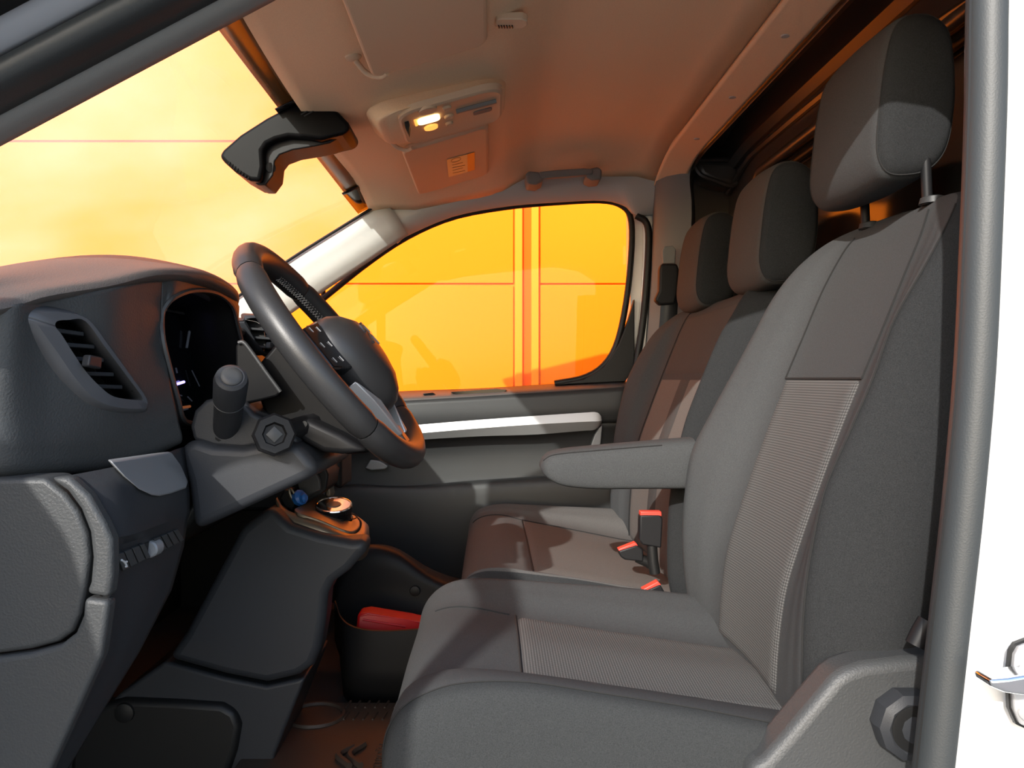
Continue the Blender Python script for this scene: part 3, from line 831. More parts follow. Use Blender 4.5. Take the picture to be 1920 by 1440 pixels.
patch('knee_panel', [[P(*p) for p in r] for r in kr], M['plastic_smooth'], dash, solid=0.006, nu=16, angle=30)
wbox('inner_fill', (-0.86, 0.80, -0.30), (-0.50, 1.15, 0.0), M['plastic_dark'], dash)
kgrid = [spline([P(*p) for p in r], 16) for r in kr]
def ksurf(px, py):
    Y = depth_on(kgrid, px, py)
    return Y if Y is not None else float(np.interp(px, [126, 210, 290, 350], [0.757, 0.80, 0.90, 1.0]))
si = [(206, 864), (290, 852), (322, 848), (338, 870), (353, 905), (350, 916), (322, 926), (300, 931), (285, 929), (262, 918), (235, 895)]
patch_pts = [P(x, y, ksurf(x, y) - 0.010) for x, y in si]
prism('silver_insert', patch_pts, Vector((-0.010, 0.014, 0)), M['silver_dark'], dash, bevel=0.0025, bseg=3)
# switch row: eight switches and a thumbwheel
tl, tr, br, bl = (219, 1041), (335, 992), (347, 1012), (231, 1071)
wbox_pts = [P(x, y, ksurf(x, y) - 0.005) for x, y in (tl, tr, br, bl)]
tray = prism('switch_row', wbox_pts, Vector((-0.006, 0.004, 0)), M['plastic_dark'], dash, bevel=0.0008)
def lerp2(a, b, t):
    return (a[0] + (b[0] - a[0]) * t, a[1] + (b[1] - a[1]) * t)
cuts = [0.0, 0.125, 0.25, 0.375, 0.455, 0.60, 0.72, 0.82, 0.92, 1.0]
for k in range(9):
    t0, t1 = cuts[k] + 0.008, cuts[k + 1] - 0.008
    q = [lerp2(tl, tr, t0), lerp2(tl, tr, t1), lerp2(bl, br, t1), lerp2(bl, br, t0)]
    if k == 4:
        a = P(*lerp2(q[0], q[3], 0.5), ksurf(*lerp2(q[0], q[3], 0.5)) - 0.002); b = P(*lerp2(q[1], q[2], 0.5), ksurf(*lerp2(q[1], q[2], 0.5)) - 0.002)
        lathe('thumbwheel', a, b - a, [(0, 0.0075), (0.002, 0.009), ((b - a).length - 0.002, 0.009), ((b - a).length, 0.0075)], M['silver_dark'], tray, seg=14)
    else:
        prism('switch', [P(x, y, ksurf(x, y) - 0.010) for x, y in q], Vector((-0.005, 0.004, 0)), M['plastic'], tray, bevel=0.0008)
for pts in ([(228, 1050), (234, 1054), (237, 1060)], [(233, 1054), (238, 1053)], [(236, 1062), (238, 1062)]):
    tube('switch_symbol', [P(x, y, ksurf(x, y) - 0.012) for x, y in pts], 0.0011, M['white_print'], tray, seg=6)

# ------------------------------------------------------------------ steering column
scol = thing('steering_column', 'dark plastic steering column shroud with stalks', 'steering column', W(-0.38, 1.12, -0.1))
def rot_slab(name, pts, y0, y1, m, bevel, sm=0, par=scol):
    return slab(name, pts, y0, y1, m, par, bevel=bevel, smooth_n=sm, bseg=4, angle=45)
rot_slab('lower_shroud', [(330, 842), (362, 822), (400, 835), (455, 838), (520, 824), (560, 832), (585, 862), (600, 884), (575, 900), (520, 925), (455, 955), (395, 982), (362, 996), (356, 950), (350, 905)], 1.00, 1.25, M['plastic_smooth'], 0.014)
rot_slab('upper_shroud', [(356, 800), (364, 770), (385, 750), (420, 742), (455, 752), (475, 775), (520, 800), (560, 822), (556, 838), (515, 830), (455, 842), (400, 838), (362, 826)], 1.015, 1.235, M['plastic_smooth'], 0.014)
rot_slab('column_neck', [(470, 700), (520, 640), (560, 650), (620, 740), (700, 840), (690, 850), (650, 852), (615, 846), (560, 830), (500, 790)], 1.07, 1.19, M['mirror'], 0.02)  # near-black finish paints in the shade on the column
rot_slab('key_housing', [(575, 838), (600, 836), (620, 848), (612, 864), (590, 870), (578, 860)], 1.19, 1.24, M['console'], 0.008)
rot_slab('column_cover', [(548, 800), (575, 784), (640, 815), (690, 846), (640, 852), (605, 848), (575, 832), (556, 820)], 1.03, 1.09, M['plastic_dark'], 0.012)  # dark finish here also stands in for column shade
# stalk
A = P(424, 812, 1.035); B = P(434, 706, 0.925)
ax = B - A; L = ax.length
lathe('stalk_boot', A - ax.normalized() * 0.012, ax, [(0, 0.027), (0.012, 0.026), (0.02, 0.022), (0.024, 0.018)], M['plastic_dark'], scol)
stalk = lathe('indicator_stalk', A, ax, [(0, 0.0165), (L * 0.55, 0.0175), (L * 0.62, 0.0192), (L * 0.625, 0.0178), (L * 0.635, 0.0192), (L * 0.92, 0.0198), (L * 0.98, 0.018), (L, 0.0145)], M['plastic_smooth'], scol, seg=32)
lathe('stalk_button', B, ax, [(-0.004, 0.0125), (0.001, 0.0125), (0.0025, 0.011), (0.0035, 0.006)], M['plastic_grey'], stalk, seg=28)
# shift paddle
pd = slab('shift_paddle', [(441, 648), (448, 640), (458, 642), (470, 656), (500, 698), (527, 736), (518, 744), (490, 751), (462, 757), (450, 748), (442, 720)], 1.03, 1.042, M['mirror'], scol, bevel=0.003)
tube('paddle_edge', [P(x, y, 1.028) for x, y in ((447, 643), (456, 642), (468, 655), (498, 697), (526, 735))], 0.0028, M['plastic_grey'], pd, seg=8, smooth_n=16)
slab('paddle_mount', [(454, 696), (466, 690), (474, 700), (476, 716), (464, 724), (455, 716)], 1.046, 1.07, M['console'], pd, bevel=0.004)
# audio control satellite with its dial
D = P(514, 815, 0.985)
dax = Vector((0.35, -1, 0.15))
dial = lathe('control_dial', D, dax, [(-0.035, 0.02), (-0.012, 0.024), (-0.008, 0.0265), (0.006, 0.0265), (0.009, 0.0235), (0.009, 0.015), (0.002, 0.013)], M['plastic_dark'], scol, seg=8)
lathe('dial_centre', D, dax, [(0.0, 0.010), (0.004, 0.010), (0.005, 0.004)], M['plastic_grey'], dial, seg=4)
tube('dial_collar', [D + dax.normalized() * -0.03, D + Vector((0.02, 0.05, 0.006)), D + Vector((0.03, 0.10, 0.01))], 0.014, M['plastic_dark'], scol, seg=10)
lathe('screw_hole', P(571, 795, 1.028), (0, -1, 0), [(0, 0.004), (0.002, 0.004)], M['rubber_black'], scol, seg=10)

# ------------------------------------------------------------------ steering wheel
WC = W(-0.217, 1.122, 0.029); WR = 0.179; WT = 0.664; WYAW = 0.036
wu = Vector((-math.sin(WT), 0, math.cos(WT))); wv = Vector((math.sin(WYAW), math.cos(WYAW), 0)); wv = (wv - wu * wv.dot(wu)).normalized()
wnrm = wv.cross(wu).normalized()
if wnrm.x < 0: wnrm = -wnrm
wheel = thing('steering_wheel', 'black leather steering wheel with silver lower trim', 'steering wheel', WC)
def wp(a, b, c=0.0):
    "a along up, b lateral, c towards the driver"
    return WC + wu * a + wv * b + wnrm * c
def rim_pt(th):
    a = WR * math.cos(th); b = WR * math.sin(th)
    if a < -0.145: a = -0.145 - (-(a) - 0.145) * 0.75
    return a, b
def rim_seg(name, t0, t1, m, r=0.0178):
    n = max(8, int(abs(t1 - t0) / 0.07))
    rings = []
    for i in range(n + 1):
        th = t0 + (t1 - t0) * i / n
        a, b = rim_pt(th)
        rad = Vector((math.cos(th), math.sin(th)))
        e = 0.9 if i in (0, n) else 1.0
        ring = []
        for k in range(16):
            q = 2 * math.pi * k / 16
            rr = r * e * (1 + 0.05 * math.cos(2 * q)); 
            ring.append(wp(a + rad.x * rr * math.cos(q), b + rad.y * rr * math.cos(q), rr * 1.12 * math.sin(q)))
        rings.append(ring)
    return loft(name, rings, m, wheel, angle=70)
R_ = math.radians
cuts = [R_(-42), R_(42), R_(128), R_(232), R_(318)]
for i in range(4):
    rim_seg('rim_section', cuts[i] + 0.006, cuts[i + 1] - 0.006, M['leather'])
# stitching on the inner side of the rim
def stitches(name, t0, t1, n, q0=R_(190), w=R_(26)):
    paths = []
    for i in range(n):
        th = t0 + (t1 - t0) * i / n
        dth = (t1 - t0) / n
        pts = []
        for (dt, q) in ((0, q0 - w / 2), (dth * 0.9, q0 + w / 2)):
            a, b = rim_pt(th + dt); rr = 0.0186
            pts.append(wp(a + math.cos(th + dt) * rr * math.cos(q), b + math.sin(th + dt) * rr * math.cos(q), rr * 1.12 * math.sin(q)))
        paths.append(pts)
        pts2 = []
        for (dt, q) in ((0, q0 + w / 2), (dth * 0.9, q0 - w / 2)):
            a, b = rim_pt(th + dt); rr = 0.0186
            pts2.append(wp(a + math.cos(th + dt) * rr * math.cos(q), b + math.sin(th + dt) * rr * math.cos(q), rr * 1.12 * math.sin(q)))
        paths.append(pts2)
    return tubes(name, paths, 0.00035, M['thread'], wheel, seg=4)
stitches('stitching', R_(20), R_(85), 34)
stitches('stitching', R_(112), R_(126), 8)
stitches('stitching', R_(-95), R_(-70), 12, q0=R_(215))
# airbag pad: dome
rings = []
outl = [(0.072, 0.0), (0.068, 0.06), (0.045, 0.095), (0.0, 0.10), (-0.05, 0.075), (-0.09, 0.035), (-0.098, 0.0), (-0.09, -0.035), (-0.05, -0.075), (0.0, -0.10), (0.045, -0.095), (0.068, -0.06)]
for s, h in ((0.90, -0.005), (1.0, 0.004), (1.02, 0.016), (0.97, 0.030), (0.84, 0.042), (0.62, 0.052), (0.35, 0.057), (0.05, 0.058)):
    rings.append([wp(a * s * 0.9 - 0.014, b * s * 0.76, h) for a, b in outl])
loft('airbag_pad', rings, M['leather'], wheel, nu=48, angle=80)
# emblem: two chevrons on the pad
def chev(a0):
    pts = [(a0 - 0.012, -0.022), (a0 + 0.004, 0.0), (a0 - 0.012, 0.022)]
    return [wp(a, b, 0.0580 - 1.6 * b * b - 0.9 * (a + 0.016) ** 2) for a, b in pts]
em = tube('emblem_chevron', spline(chev(0.012), 12), 0.0028, M['chrome'], wheel, seg=6)
em2 = tube('emblem_chevron', spline(chev(-0.006), 12), 0.0028, M['chrome'], wheel, seg=6)
# lateral spokes with switch panels
for s in (-1, 1):
    sp_ = prism('spoke', [wp(0.045, s * 0.07, 0.004), wp(0.03, s * 0.165, -0.004), wp(-0.045, s * 0.165, -0.004), wp(-0.055, s * 0.06, 0.004)], -wnrm * 0.018, M['plastic_dark'], wheel, bevel=0.004)
    pn = prism('switch_panel', [wp(0.045, s * 0.070, 0.022), wp(0.034, s * 0.140, 0.014), wp(-0.028, s * 0.138, 0.014), wp(-0.034, s * 0.066, 0.022)], -wnrm * 0.018, M['black_gloss'], wheel, bevel=0.003)
    for (a, b) in ((0.03, 0.09), (0.03, 0.118), (0.006, 0.09), (0.006, 0.12), (-0.018, 0.09), (-0.018, 0.118)):
        c = wp(a, s * b, 0.0225 - 0.114 * (b - 0.07))
        tube('switch_mark', [c + wu * 0.004 - wv * 0.002, c - wu * 0.003 + wv * 0.003], 0.0006, M['white_print'], pn, seg=4)
# bottom spoke: silver V trim and dark insert
prism('lower_spoke', [wp(-0.07, -0.055, 0.0), wp(-0.155, -0.03, -0.004), wp(-0.155, 0.03, -0.004), wp(-0.07, 0.055, 0.0)], -wnrm * 0.016, M['plastic_dark'], wheel, bevel=0.004)
for s in (-1, 1):
    prism('silver_trim', [wp(-0.050, s * 0.082, 0.016), wp(-0.085, s * 0.066, 0.018), wp(-0.142, s * 0.030, 0.012), wp(-0.142, s * 0.016, 0.012), wp(-0.088, s * 0.045, 0.022)], -wnrm * 0.016, M['satin'], wheel, bevel=0.0025)
prism('lower_insert', [wp(-0.125, -0.014, 0.010), wp(-0.172, -0.02, 0.008), wp(-0.172, 0.02, 0.008), wp(-0.125, 0.014, 0.010)], -wnrm * 0.014, M['console'], wheel, bevel=0.004)
lathe('hub', wp(0, 0, -0.06), wnrm, [(0, 0.042), (0.03, 0.046), (0.058, 0.06)], M['rubber_black'], wheel)

# ------------------------------------------------------------------ centre console
con = thing('centre_console', 'dark centre console with satin gear selector plate', 'console', W(-0.4, 1.35, -0.62))
slab('side_panel', [(452, 990), (505, 950), (545, 985), (600, 1002), (660, 1014), (688, 1012), (684, 1036), (655, 1070), (625, 1092), (613, 1115), (609, 1160), (600, 1215), (588, 1248), (560, 1268), (500, 1282), (420, 1266), (312, 1236), (345, 1190)], 1.26, 1.325, M['plastic_smooth'], con, bevel=0.022, bseg=4)
slab('console_core', [(470, 985), (510, 960), (600, 990), (640, 1005), (646, 1020), (620, 1060), (590, 1100), (580, 1160), (560, 1230), (440, 1240), (340, 1210)], 1.32, 1.48, M['plastic_dark'], con, bevel=0.01)
lowp = [(308, 1241), (420, 1271), (500, 1287), (560, 1274), (572, 1272), (545, 1340), (515, 1415), (500, 1520), (120, 1520), (120, 1400), (225, 1300)]
slab('lower_panel', lowp, 1.275, 1.47, M['plastic_smooth'], con, bevel=0.018, bseg=4)
slab('recess_panel', [(130, 1360), (165, 1330), (230, 1312), (330, 1316), (415, 1322), (440, 1336), (450, 1362), (442, 1410), (425, 1460), (420, 1520), (130, 1520)], 1.262, 1.30, M['rubber_black'], con, bevel=0.01, bseg=3)
lathe('clip', P(234, 1336, 1.262), (0, -1, 0), [(0, 0.016), (0.004, 0.015), (0.006, 0.008)], M['rubber_black'], con, seg=16)
# selector housing (sides) and plate
hb = [(516, 936), (522, 962), (540, 978), (600, 995), (655, 1012), (676, 1008), (687, 992)]
sec_lo = [P(516, 938, 1.30), P(526, 966, 1.29), (P(545, 984, 1.285)), P(600, 1000, 1.28), P(650, 1016, 1.28), P(676, 1018, 1.30), P(690, 1000, 1.36), P(684, 978, 1.46), P(618, 940, 1.50)]
sec_up = [P(520, 932, 1.31), P(532, 952, 1.30), P(552, 962, 1.295), P(600, 980, 1.29), P(648, 999, 1.295), P(668, 1000, 1.315), P(679, 984, 1.37), P(670, 968, 1.45), P(614, 930, 1.50)]
patch('selector_housing', [[p + Vector((0, 0.01, -0.03)) for p in sec_lo], sec_lo, [(a + b) / 2 + Vector((0.002, -0.004, 0)) for a, b in zip(sec_lo, sec_up)], sec_up], M['console'], con, solid=0.004, nu=40, angle=60)
plate = [P(552, 957, 1.30), P(600, 975, 1.295), P(646, 994, 1.30), P(664, 995, 1.32), P(675, 982, 1.37), P(664, 966, 1.44), P(612, 930, 1.50), P(600, 926, 1.50), P(575, 943, 1.40)]
pl_ = prism('selector_plate', spline(plate, 40, True), Vector((0, 0, -0.012)), M['console'], con, bevel=0.002)
K = P(626, 968, 1.385); kax = Vector((0.05, -0.28, 1.0))
knob = lathe('gear_selector', K - kax.normalized() * 0.004, kax, [(0, 0.033), (0.004, 0.030), (0.024, 0.0315), (0.026, 0.030)], M['black_gloss'], con, seg=32)
lathe('knob_rim', K + kax.normalized() * 0.0212, kax, [(0, 0.0315), (0.0015, 0.0308), (0.0018, 0.0285), (0.001, 0.0283)], M['chrome'], knob, seg=32)
lathe('knob_top', K + kax.normalized() * 0.0205, kax, [(0, 0.0284), (0.0016, 0.028), (0.0016, 0.013), (0.0032, 0.011), (0.0036, 0.004)], M['console'], knob, seg=32)
tube('knob_base_ring', [K + (Vector((math.cos(t), math.sin(t), 0)) * 0.040) + kax.normalized() * -0.002 for t in [2 * math.pi * k / 32 for k in range(32)]], 0.001, M['plastic_dark'], con, seg=5, closed=True)
# stowage pocket ahead of the plate with two sockets
slab('pocket_back', [(528, 925), (548, 898), (585, 876), (606, 868), (616, 890), (612, 918), (598, 930), (560, 952), (545, 962)], 1.40, 1.52, M['plastic_dark'], con, bevel=0.004)
slab('pocket_screen', [(556, 905), (590, 882), (600, 900), (602, 918), (570, 935), (560, 922)], 1.385, 1.396, M['plastic_grey'], con, bevel=0.003)
tube('socket_ring', [P(548 + 5 * math.cos(t) + 3 * math.sin(t), 928 + 11 * math.sin(t) + 3 * math.cos(t), 1.35) for t in [2 * math.pi * k / 20 for k in range(20)]], 0.0022, M['console'], con, seg=6, closed=True)
slab('pocket_wall', [(523, 935), (532, 918), (544, 920), (554, 944), (548, 958), (534, 952)], 1.355, 1.40, M['plastic_dark'], con, bevel=0.003)
slab('console_flank', [(600, 880), (607, 875), (616, 900), (621, 928), (618, 936), (608, 930), (612, 912)], 1.50, 1.54, M['console'], con, bevel=0.004)
tube('socket_lever', [P(602, 876, 1.44), P(607, 884, 1.44), P(609, 892, 1.44)], 0.004, M['chrome'], con, seg=6)
# dark tunnel behind, floor hump and storage bin
slab('tunnel_shell', [(440, 960), (470, 860), (560, 800), (640, 830), (640, 920), (600, 900), (540, 960)], 1.50, 1.62, M['plastic_dark'], con, bevel=0.01)
bl = thing('blue_cap', 'small blue plastic cap in the console pocket', 'cap', P(562, 938, 1.37))
lathe('cap_body', P(556, 936, 1.36), (0.7, -0.5, 0.35), [(0, 0.010), (0.004, 0.0135), (0.012, 0.0135), (0.016, 0.010), (0.018, 0.006)], M['blue'], bl, seg=9)
lathe('cap_knob', P(566, 934, 1.35), (0.9, -0.3, 0.1), [(0, 0.008), (0.006, 0.0085), (0.009, 0.005)], M['blue'], bl, seg=9)

bin_ = thing('storage_bin', 'black open storage bin on the floor behind the console', 'bin', W(-0.2, 1.6, -0.62))
rowso = [P(628, 1128, 1.60), P(640, 1160, 1.56), P(668, 1178, 1.545), P(720, 1184, 1.54), P(800, 1180, 1.54), P(880, 1180, 1.54)]
rowsi = [p + Vector((0.0, 0.008, 0.0)) for p in rowso]
low = [Vector((p.x * 0.93 - 0.005, p.y - 0.0, H - 0.632)) for p in rowso]
patch('front_wall', [low, [(a * 0.5 + b * 0.5) + Vector((0, -0.004, 0)) for a, b in zip(low, rowso)], rowso, rowsi, [p + Vector((0, 0.004, -0.08)) for p in rowsi]], M['plastic_dark'], bin_, nu=24, solid=0.003, angle=50)
wbox('bin_floor', (-0.24, 1.56, -0.632), (0.02, 1.82, -0.56), M['plastic_dark'], bin_, bevel=0.004)
hump = [[P(640, 1120, 1.86), P(640, 1060, 1.86), P(665, 1028, 1.86), P(700, 1020, 1.86), P(745, 1028, 1.86), P(800, 1062, 1.86), P(850, 1082, 1.86), P(900, 1090, 1.86)],
        [P(630, 1170, 1.78), P(630, 1090, 1.78), P(660, 1040, 1.78), P(700, 1030, 1.78), P(748, 1042, 1.78), P(800, 1078, 1.78), P(850, 1100, 1.78), P(900, 1105, 1.78)],
        [P(640, 1200, 1.77), P(640, 1150, 1.77), P(665, 1120, 1.77), P(700, 1110, 1.77), P(748, 1112, 1.77), P(800, 1125, 1.77), P(850, 1130, 1.77), P(900, 1135, 1.77)],
        [P(640, 1260, 1.76), P(640, 1220, 1.76), P(665, 1200, 1.76), P(700, 1200, 1.76), P(748, 1200, 1.76), P(800, 1200, 1.76), P(850, 1200, 1.76), P(900, 1200, 1.76)]]
patch('rear_wall', hump, M['plastic_dark'], bin_, nu=24, nv=12, solid=0.004)
lathe('clip', P(778, 1108, 1.765), (0, -1, 0), [(0, 0.012), (0.004, 0.011), (0.005, 0.006)], M['rubber_black'], bin_, seg=14)
red = thing('red_case', 'red plastic case lying in the storage bin', 'case', P(715, 1160, 1.66))
rp = [P(670, 1152, 1.60), P(690, 1149, 1.60), P(770, 1163, 1.62), P(800, 1168, 1.62), P(800, 1205, 1.62), P(666, 1188, 1.60)]
prism('case_body', rp, Vector((0, 0.05, 0.0)), M['red'], red, bevel=0.006, bseg=3)
tube('case_ridge', [P(680, 1162, 1.597), P(760, 1175, 1.615)], 0.002, M['red'], red, seg=6)

# ------------------------------------------------------------------ floor mat
zm = -0.602
matt = thing('floor_mat', 'rubber floor mat tinted brown for orange bounce light in the driver footwell', 'floor mat', W(-0.25, 1.25, -0.62))
prism('mat_sheet', [W(-0.40, 0.86, -0.632), W(0.05, 0.86, -0.632), W(0.05, 1.50, -0.632), W(-0.36, 1.50, -0.632), W(-0.40, 1.36, -0.632)], Vector((0, 0, 0.026)), M['mat'], matt, bevel=0.004)
c0 = PZ(592, 1338, zm)
tube('heel_ring', [c0 + Vector((0.05 * math.cos(t), 0.05 * math.sin(t), -0.003)) for t in [2 * math.pi * k / 32 for k in range(32)]], 0.005, M['mat'], matt, seg=6, closed=True)
for off in (0, 21):
    a = PZ(662 + off, 1400 + off * -0.2, zm); b = PZ(632 + off, 1416, zm); c = PZ(655 + off, 1436, zm)
    tube('chevron', spline([a, b * 0.9 + (a + c) * 0.05, c], 10), 0.006, M['mat'], matt, seg=6)
for i in range(6):
    for j in range(1, 3):
        q = PZ(655 + i * 18 - j * 4, 1296 + j * 22, zm)
        tube('tread_bar', [q + Vector((0, -0.014, -0.003)), q + Vector((0.004, 0.016, -0.003))], 0.0022, M['mat'], matt, seg=5)
cu = bpy.data.curves.new('txt', 'FONT'); cu.body = 'CITRO\u00cbN'; cu.size = 0.022; cu.extrude = 0.002
to = bpy.data.objects.new('txt', cu); COL.objects.link(to)
bpy.context.view_layer.update()
tm = bpy.data.meshes.new_from_object(to)
bpy.data.objects.remove(to)
tl_ = PZ(726, 1400, zm)
tm.transform(Matrix.Translation(Vector((tl_.x, tl_.y - 0.075, H - 0.6065))) @ Matrix.Rotation(math.pi / 2, 4, 'Z'))
lt = link('lettering', tm, M['mat'], matt)

# ------------------------------------------------------------------ seats
def dense(ctrl, nu, nv, closed):
    rows = [spline(r, nu, closed) for r in ctrl]
    cols = [spline([r[j] for r in rows], nv) for j in range(len(rows[0]))]
    return [[c[i] for c in cols] for i in range(nv + 1)]

def offset_patch(name, G, i0, i1, j0, j1, off, m, parent, center=None):
    sub = [[G[i][j % len(G[0])] for j in range(j0, j1 + 1)] for i in range(i0, i1 + 1)]
    nr, nc = len(sub), len(sub[0])
    out = []
    for i in range(nr):
        r = []
        for j in range(nc):
            a = sub[min(i + 1, nr - 1)][j] - sub[max(i - 1, 0)][j]; b = sub[i][min(j + 1, nc - 1)] - sub[i][max(j - 1, 0)]
            n = a.cross(b).normalized()
            if n.dot(off[1]) < 0: n = -n
            edge = (i in (0, nr - 1)) or (j in (0, nc - 1))
            r.append(sub[i][j] + n * (off[0] * (-0.4 if edge else 1)))
        out.append(r)
    return patch(name, out, m, parent, angle=0)

def grid_mesh(name, G, m, parent, cap=True, m2=None, second=None):
    nr, nc = len(G), len(G[0])
    o = mk(name, [p for r in G for p in r], grid_faces(nr, nc, True, cap, cap), m, parent, angle=75)
    if m2 is not None:
        o.data.materials.append(m2)
        for k, f in enumerate(o.data.polygons):
            if k >= (nr - 1) * nc or second(k // nc, k % nc):
                f.material_index = 1
    return o

def seam_line(name, pts, parent, off=Vector((0, 0, 0)), r=0.0011):
    return tube(name, [p + off for p in pts], r, M['seam'], parent, seg=5)

def backrest(parent, Yo, Yi0, Yi1, Yn, prof, crest, thick, mb, nu=96, nv=60, extra=None):
    "prof rows: (z, x_insert, x_outer, x_inner, squeeze)"
    c = (Yo + Yn) / 2
    ctrl = []
    for z, xi, xo, xn, s in prof:
        f = lambda y: c + (y - c) * s
        th = thick * (0.45 + 0.55 * min(1, s))
        if s < 0.9: th *= max(0.25, s)
        r = [(xi + th, f(Yo + 0.05)), (xi + th * 0.55, f(Yo)), (xo, f(Yo + 0.035)), ((xo + xi) / 2 - 0.004, f((Yo + 0.035 + Yi0) / 2)), (xi, f(Yi0)), (xi + 0.006, f((Yi0 + Yi1) / 2)), (xi, f(Yi1)),
             ((xi * 0.35 + xn * 0.65), f(Yi1 * 0.45 + Yn * 0.55 - 0.008)), (xn, f(Yn - 0.022)), (xn + 0.022, f(Yn)), (xi + th * 0.7, f(Yn)), (xi + th, f(Yn - 0.05)), (xi + th, f(c))]
        ctrl.append([W(x, y, z) for x, y in r])
    nu = 13 * 8
    G = dense(ctrl, nu, (len(prof) - 1) * 8, True)
    b = grid_mesh('backrest', G, mb, parent, True, M['fabric_side'], lambda i, j: j < 18)
    return G, b

seat = thing('driver_seat', 'dark grey cloth driver seat with woven light insert and armrest', 'seat', W(0.15, 1.10, -0.62))
prof = [(-0.43, 0.352, 0.356, 0.345, 1.0), (-0.38, 0.353, 0.355, 0.332, 1.0), (-0.32, 0.357, 0.355, 0.324, 1.0), (-0.26, 0.366, 0.357, 0.3216, 1.0), (-0.20, 0.384, 0.364, 0.326, 1.0), (-0.125, 0.410, 0.380, 0.339, 1.0), (-0.06, 0.434, 0.408, 0.370, 1.0),
        (0.0, 0.458, 0.434, 0.402, 1.0), (0.0645, 0.485, 0.458, 0.436, 0.995), (0.13, 0.512, 0.496, 0.470, 0.985), (0.175, 0.533, 0.524, 0.500, 0.94), (0.205, 0.548, 0.545, 0.527, 0.85), (0.222, 0.562, 0.562, 0.548, 0.70), (0.232, 0.577, 0.578, 0.57, 0.45), (0.236, 0.59, 0.59, 0.585, 0.12)]
G, bk_ = backrest(seat, 0.85, 0.985, 1.24, 1.362, prof, None, 0.13, M['fabric'])
# woven insert: rows from z=-0.40 up to z=0, columns between the two insert edges
fwd = Vector((-1, 0, 0.3))
offset_patch('back_insert', G, 6, 7 * 8, 4 * 8, 6 * 8, (0.004, fwd), M['weave_back'], bk_)
seam_line('seam', [G[i][2 * 8 + 2] for i in range(4, 11 * 8)], bk_, Vector((-0.0008, -0.0008, 0)))
seam_line('seam', [G[i][4 * 8] for i in range(7 * 8, 11 * 8 + 4)], bk_, Vector((-0.001, 0, 0.0005)), 0.0013)
seam_line('seam', [G[i][6 * 8] for i in range(7 * 8, 11 * 8 + 4)], bk_, Vector((-0.001, 0, 0.0005)), 0.0013)
seam_line('seam', [G[7 * 8][j] for j in range(4 * 8, 6 * 8 + 1)], bk_, Vector((-0.001, 0, 0.0005)), 0.0016)

def cushion(parent, Yo, Yi0, Yi1, Yn, rows, zb, m, rear_in=0.0, m_side=None):
    "rows: (x, z_insert, z_outer, z_inner)"
    ctrl = []
    for k, (x, zi, zo, zn, sq) in enumerate(rows):
        t = k / (len(rows) - 1)
        y1 = Yi1 - rear_in * t
        zbb = zb
        r = [(Yo + 0.04, zbb), (Yo + 0.004, zbb + 0.02), (Yo, (zo + zbb) / 2), (Yo + 0.008, zo - 0.022), (Yo + 0.03, zo), (Yi0 - 0.02, (zo + zi) / 2 + 0.004), (Yi0, zi), ((Yi0 + y1) / 2, zi + 0.004), (y1, zi), ((y1 * 0.5 + Yn * 0.5), (zi * 0.3 + zn * 0.7)), (Yn - 0.03, zn), (Yn, zn - 0.03), (Yn, zbb + 0.02), (Yn - 0.04, zbb)]
        c = (Yo + Yn) / 2
        ctrl.append([W(x, c + (y - c) * sq, z) for y, z in r])
    G = dense(ctrl, 14 * 8, (len(rows) - 1) * 8, True)
    return G, grid_mesh('cushion', G, m, parent, True, m_side, lambda i, j: j < 32)

crow = [(-0.104, -0.47, -0.47, -0.47, 0.97), (-0.116, -0.43, -0.43, -0.43, 0.985), (-0.114, -0.395, -0.39, -0.39, 0.995), (-0.098, -0.368, -0.36, -0.36, 1), (-0.07, -0.353, -0.342, -0.340, 1), (-0.03, -0.350, -0.331, -0.332, 1), (0.038, -0.361, -0.330, -0.334, 1), (0.12, -0.372, -0.342, -0.340, 1), (0.22, -0.385, -0.358, -0.347, 1), (0.31, -0.396, -0.375, -0.356, 1), (0.37, -0.402, -0.385, -0.362, 1)]
GC, cu_ = cushion(seat, 0.84, 0.95, 1.255, 1.36, crow, -0.53, M['fabric'], rear_in=0.065, m_side=M['fabric_low'])
upv = Vector((0, 0, 1))
offset_patch('cushion_insert', GC, 6 * 8, 10 * 8, 6 * 8, 8 * 8, (0.004, upv), M['weave_cushion'], cu_)
seam_line('seam', [GC[i][4 * 8] for i in range(3 * 8, 10 * 8)], cu_, Vector((0, -0.0008, 0.0006)))
seam_line('seam', [GC[i][6 * 8] for i in range(3 * 8 + 4, 6 * 8)], cu_, Vector((0, 0, 0.0008)))
seam_line('seam', [GC[i][8 * 8] for i in range(3 * 8 + 4, 6 * 8)], cu_, Vector((0, 0, 0.0008)))
seam_line('seam', [GC[6 * 8][j] for j in range(6 * 8, 8 * 8 + 1)], cu_, Vector((-0.0005, 0, 0.001)), 0.0016)
seam_line('seam', [GC[i][4 * 8] for i in range(8, 3 * 8 + 1)], cu_, Vector((-0.0008, -0.0006, 0.0004)))

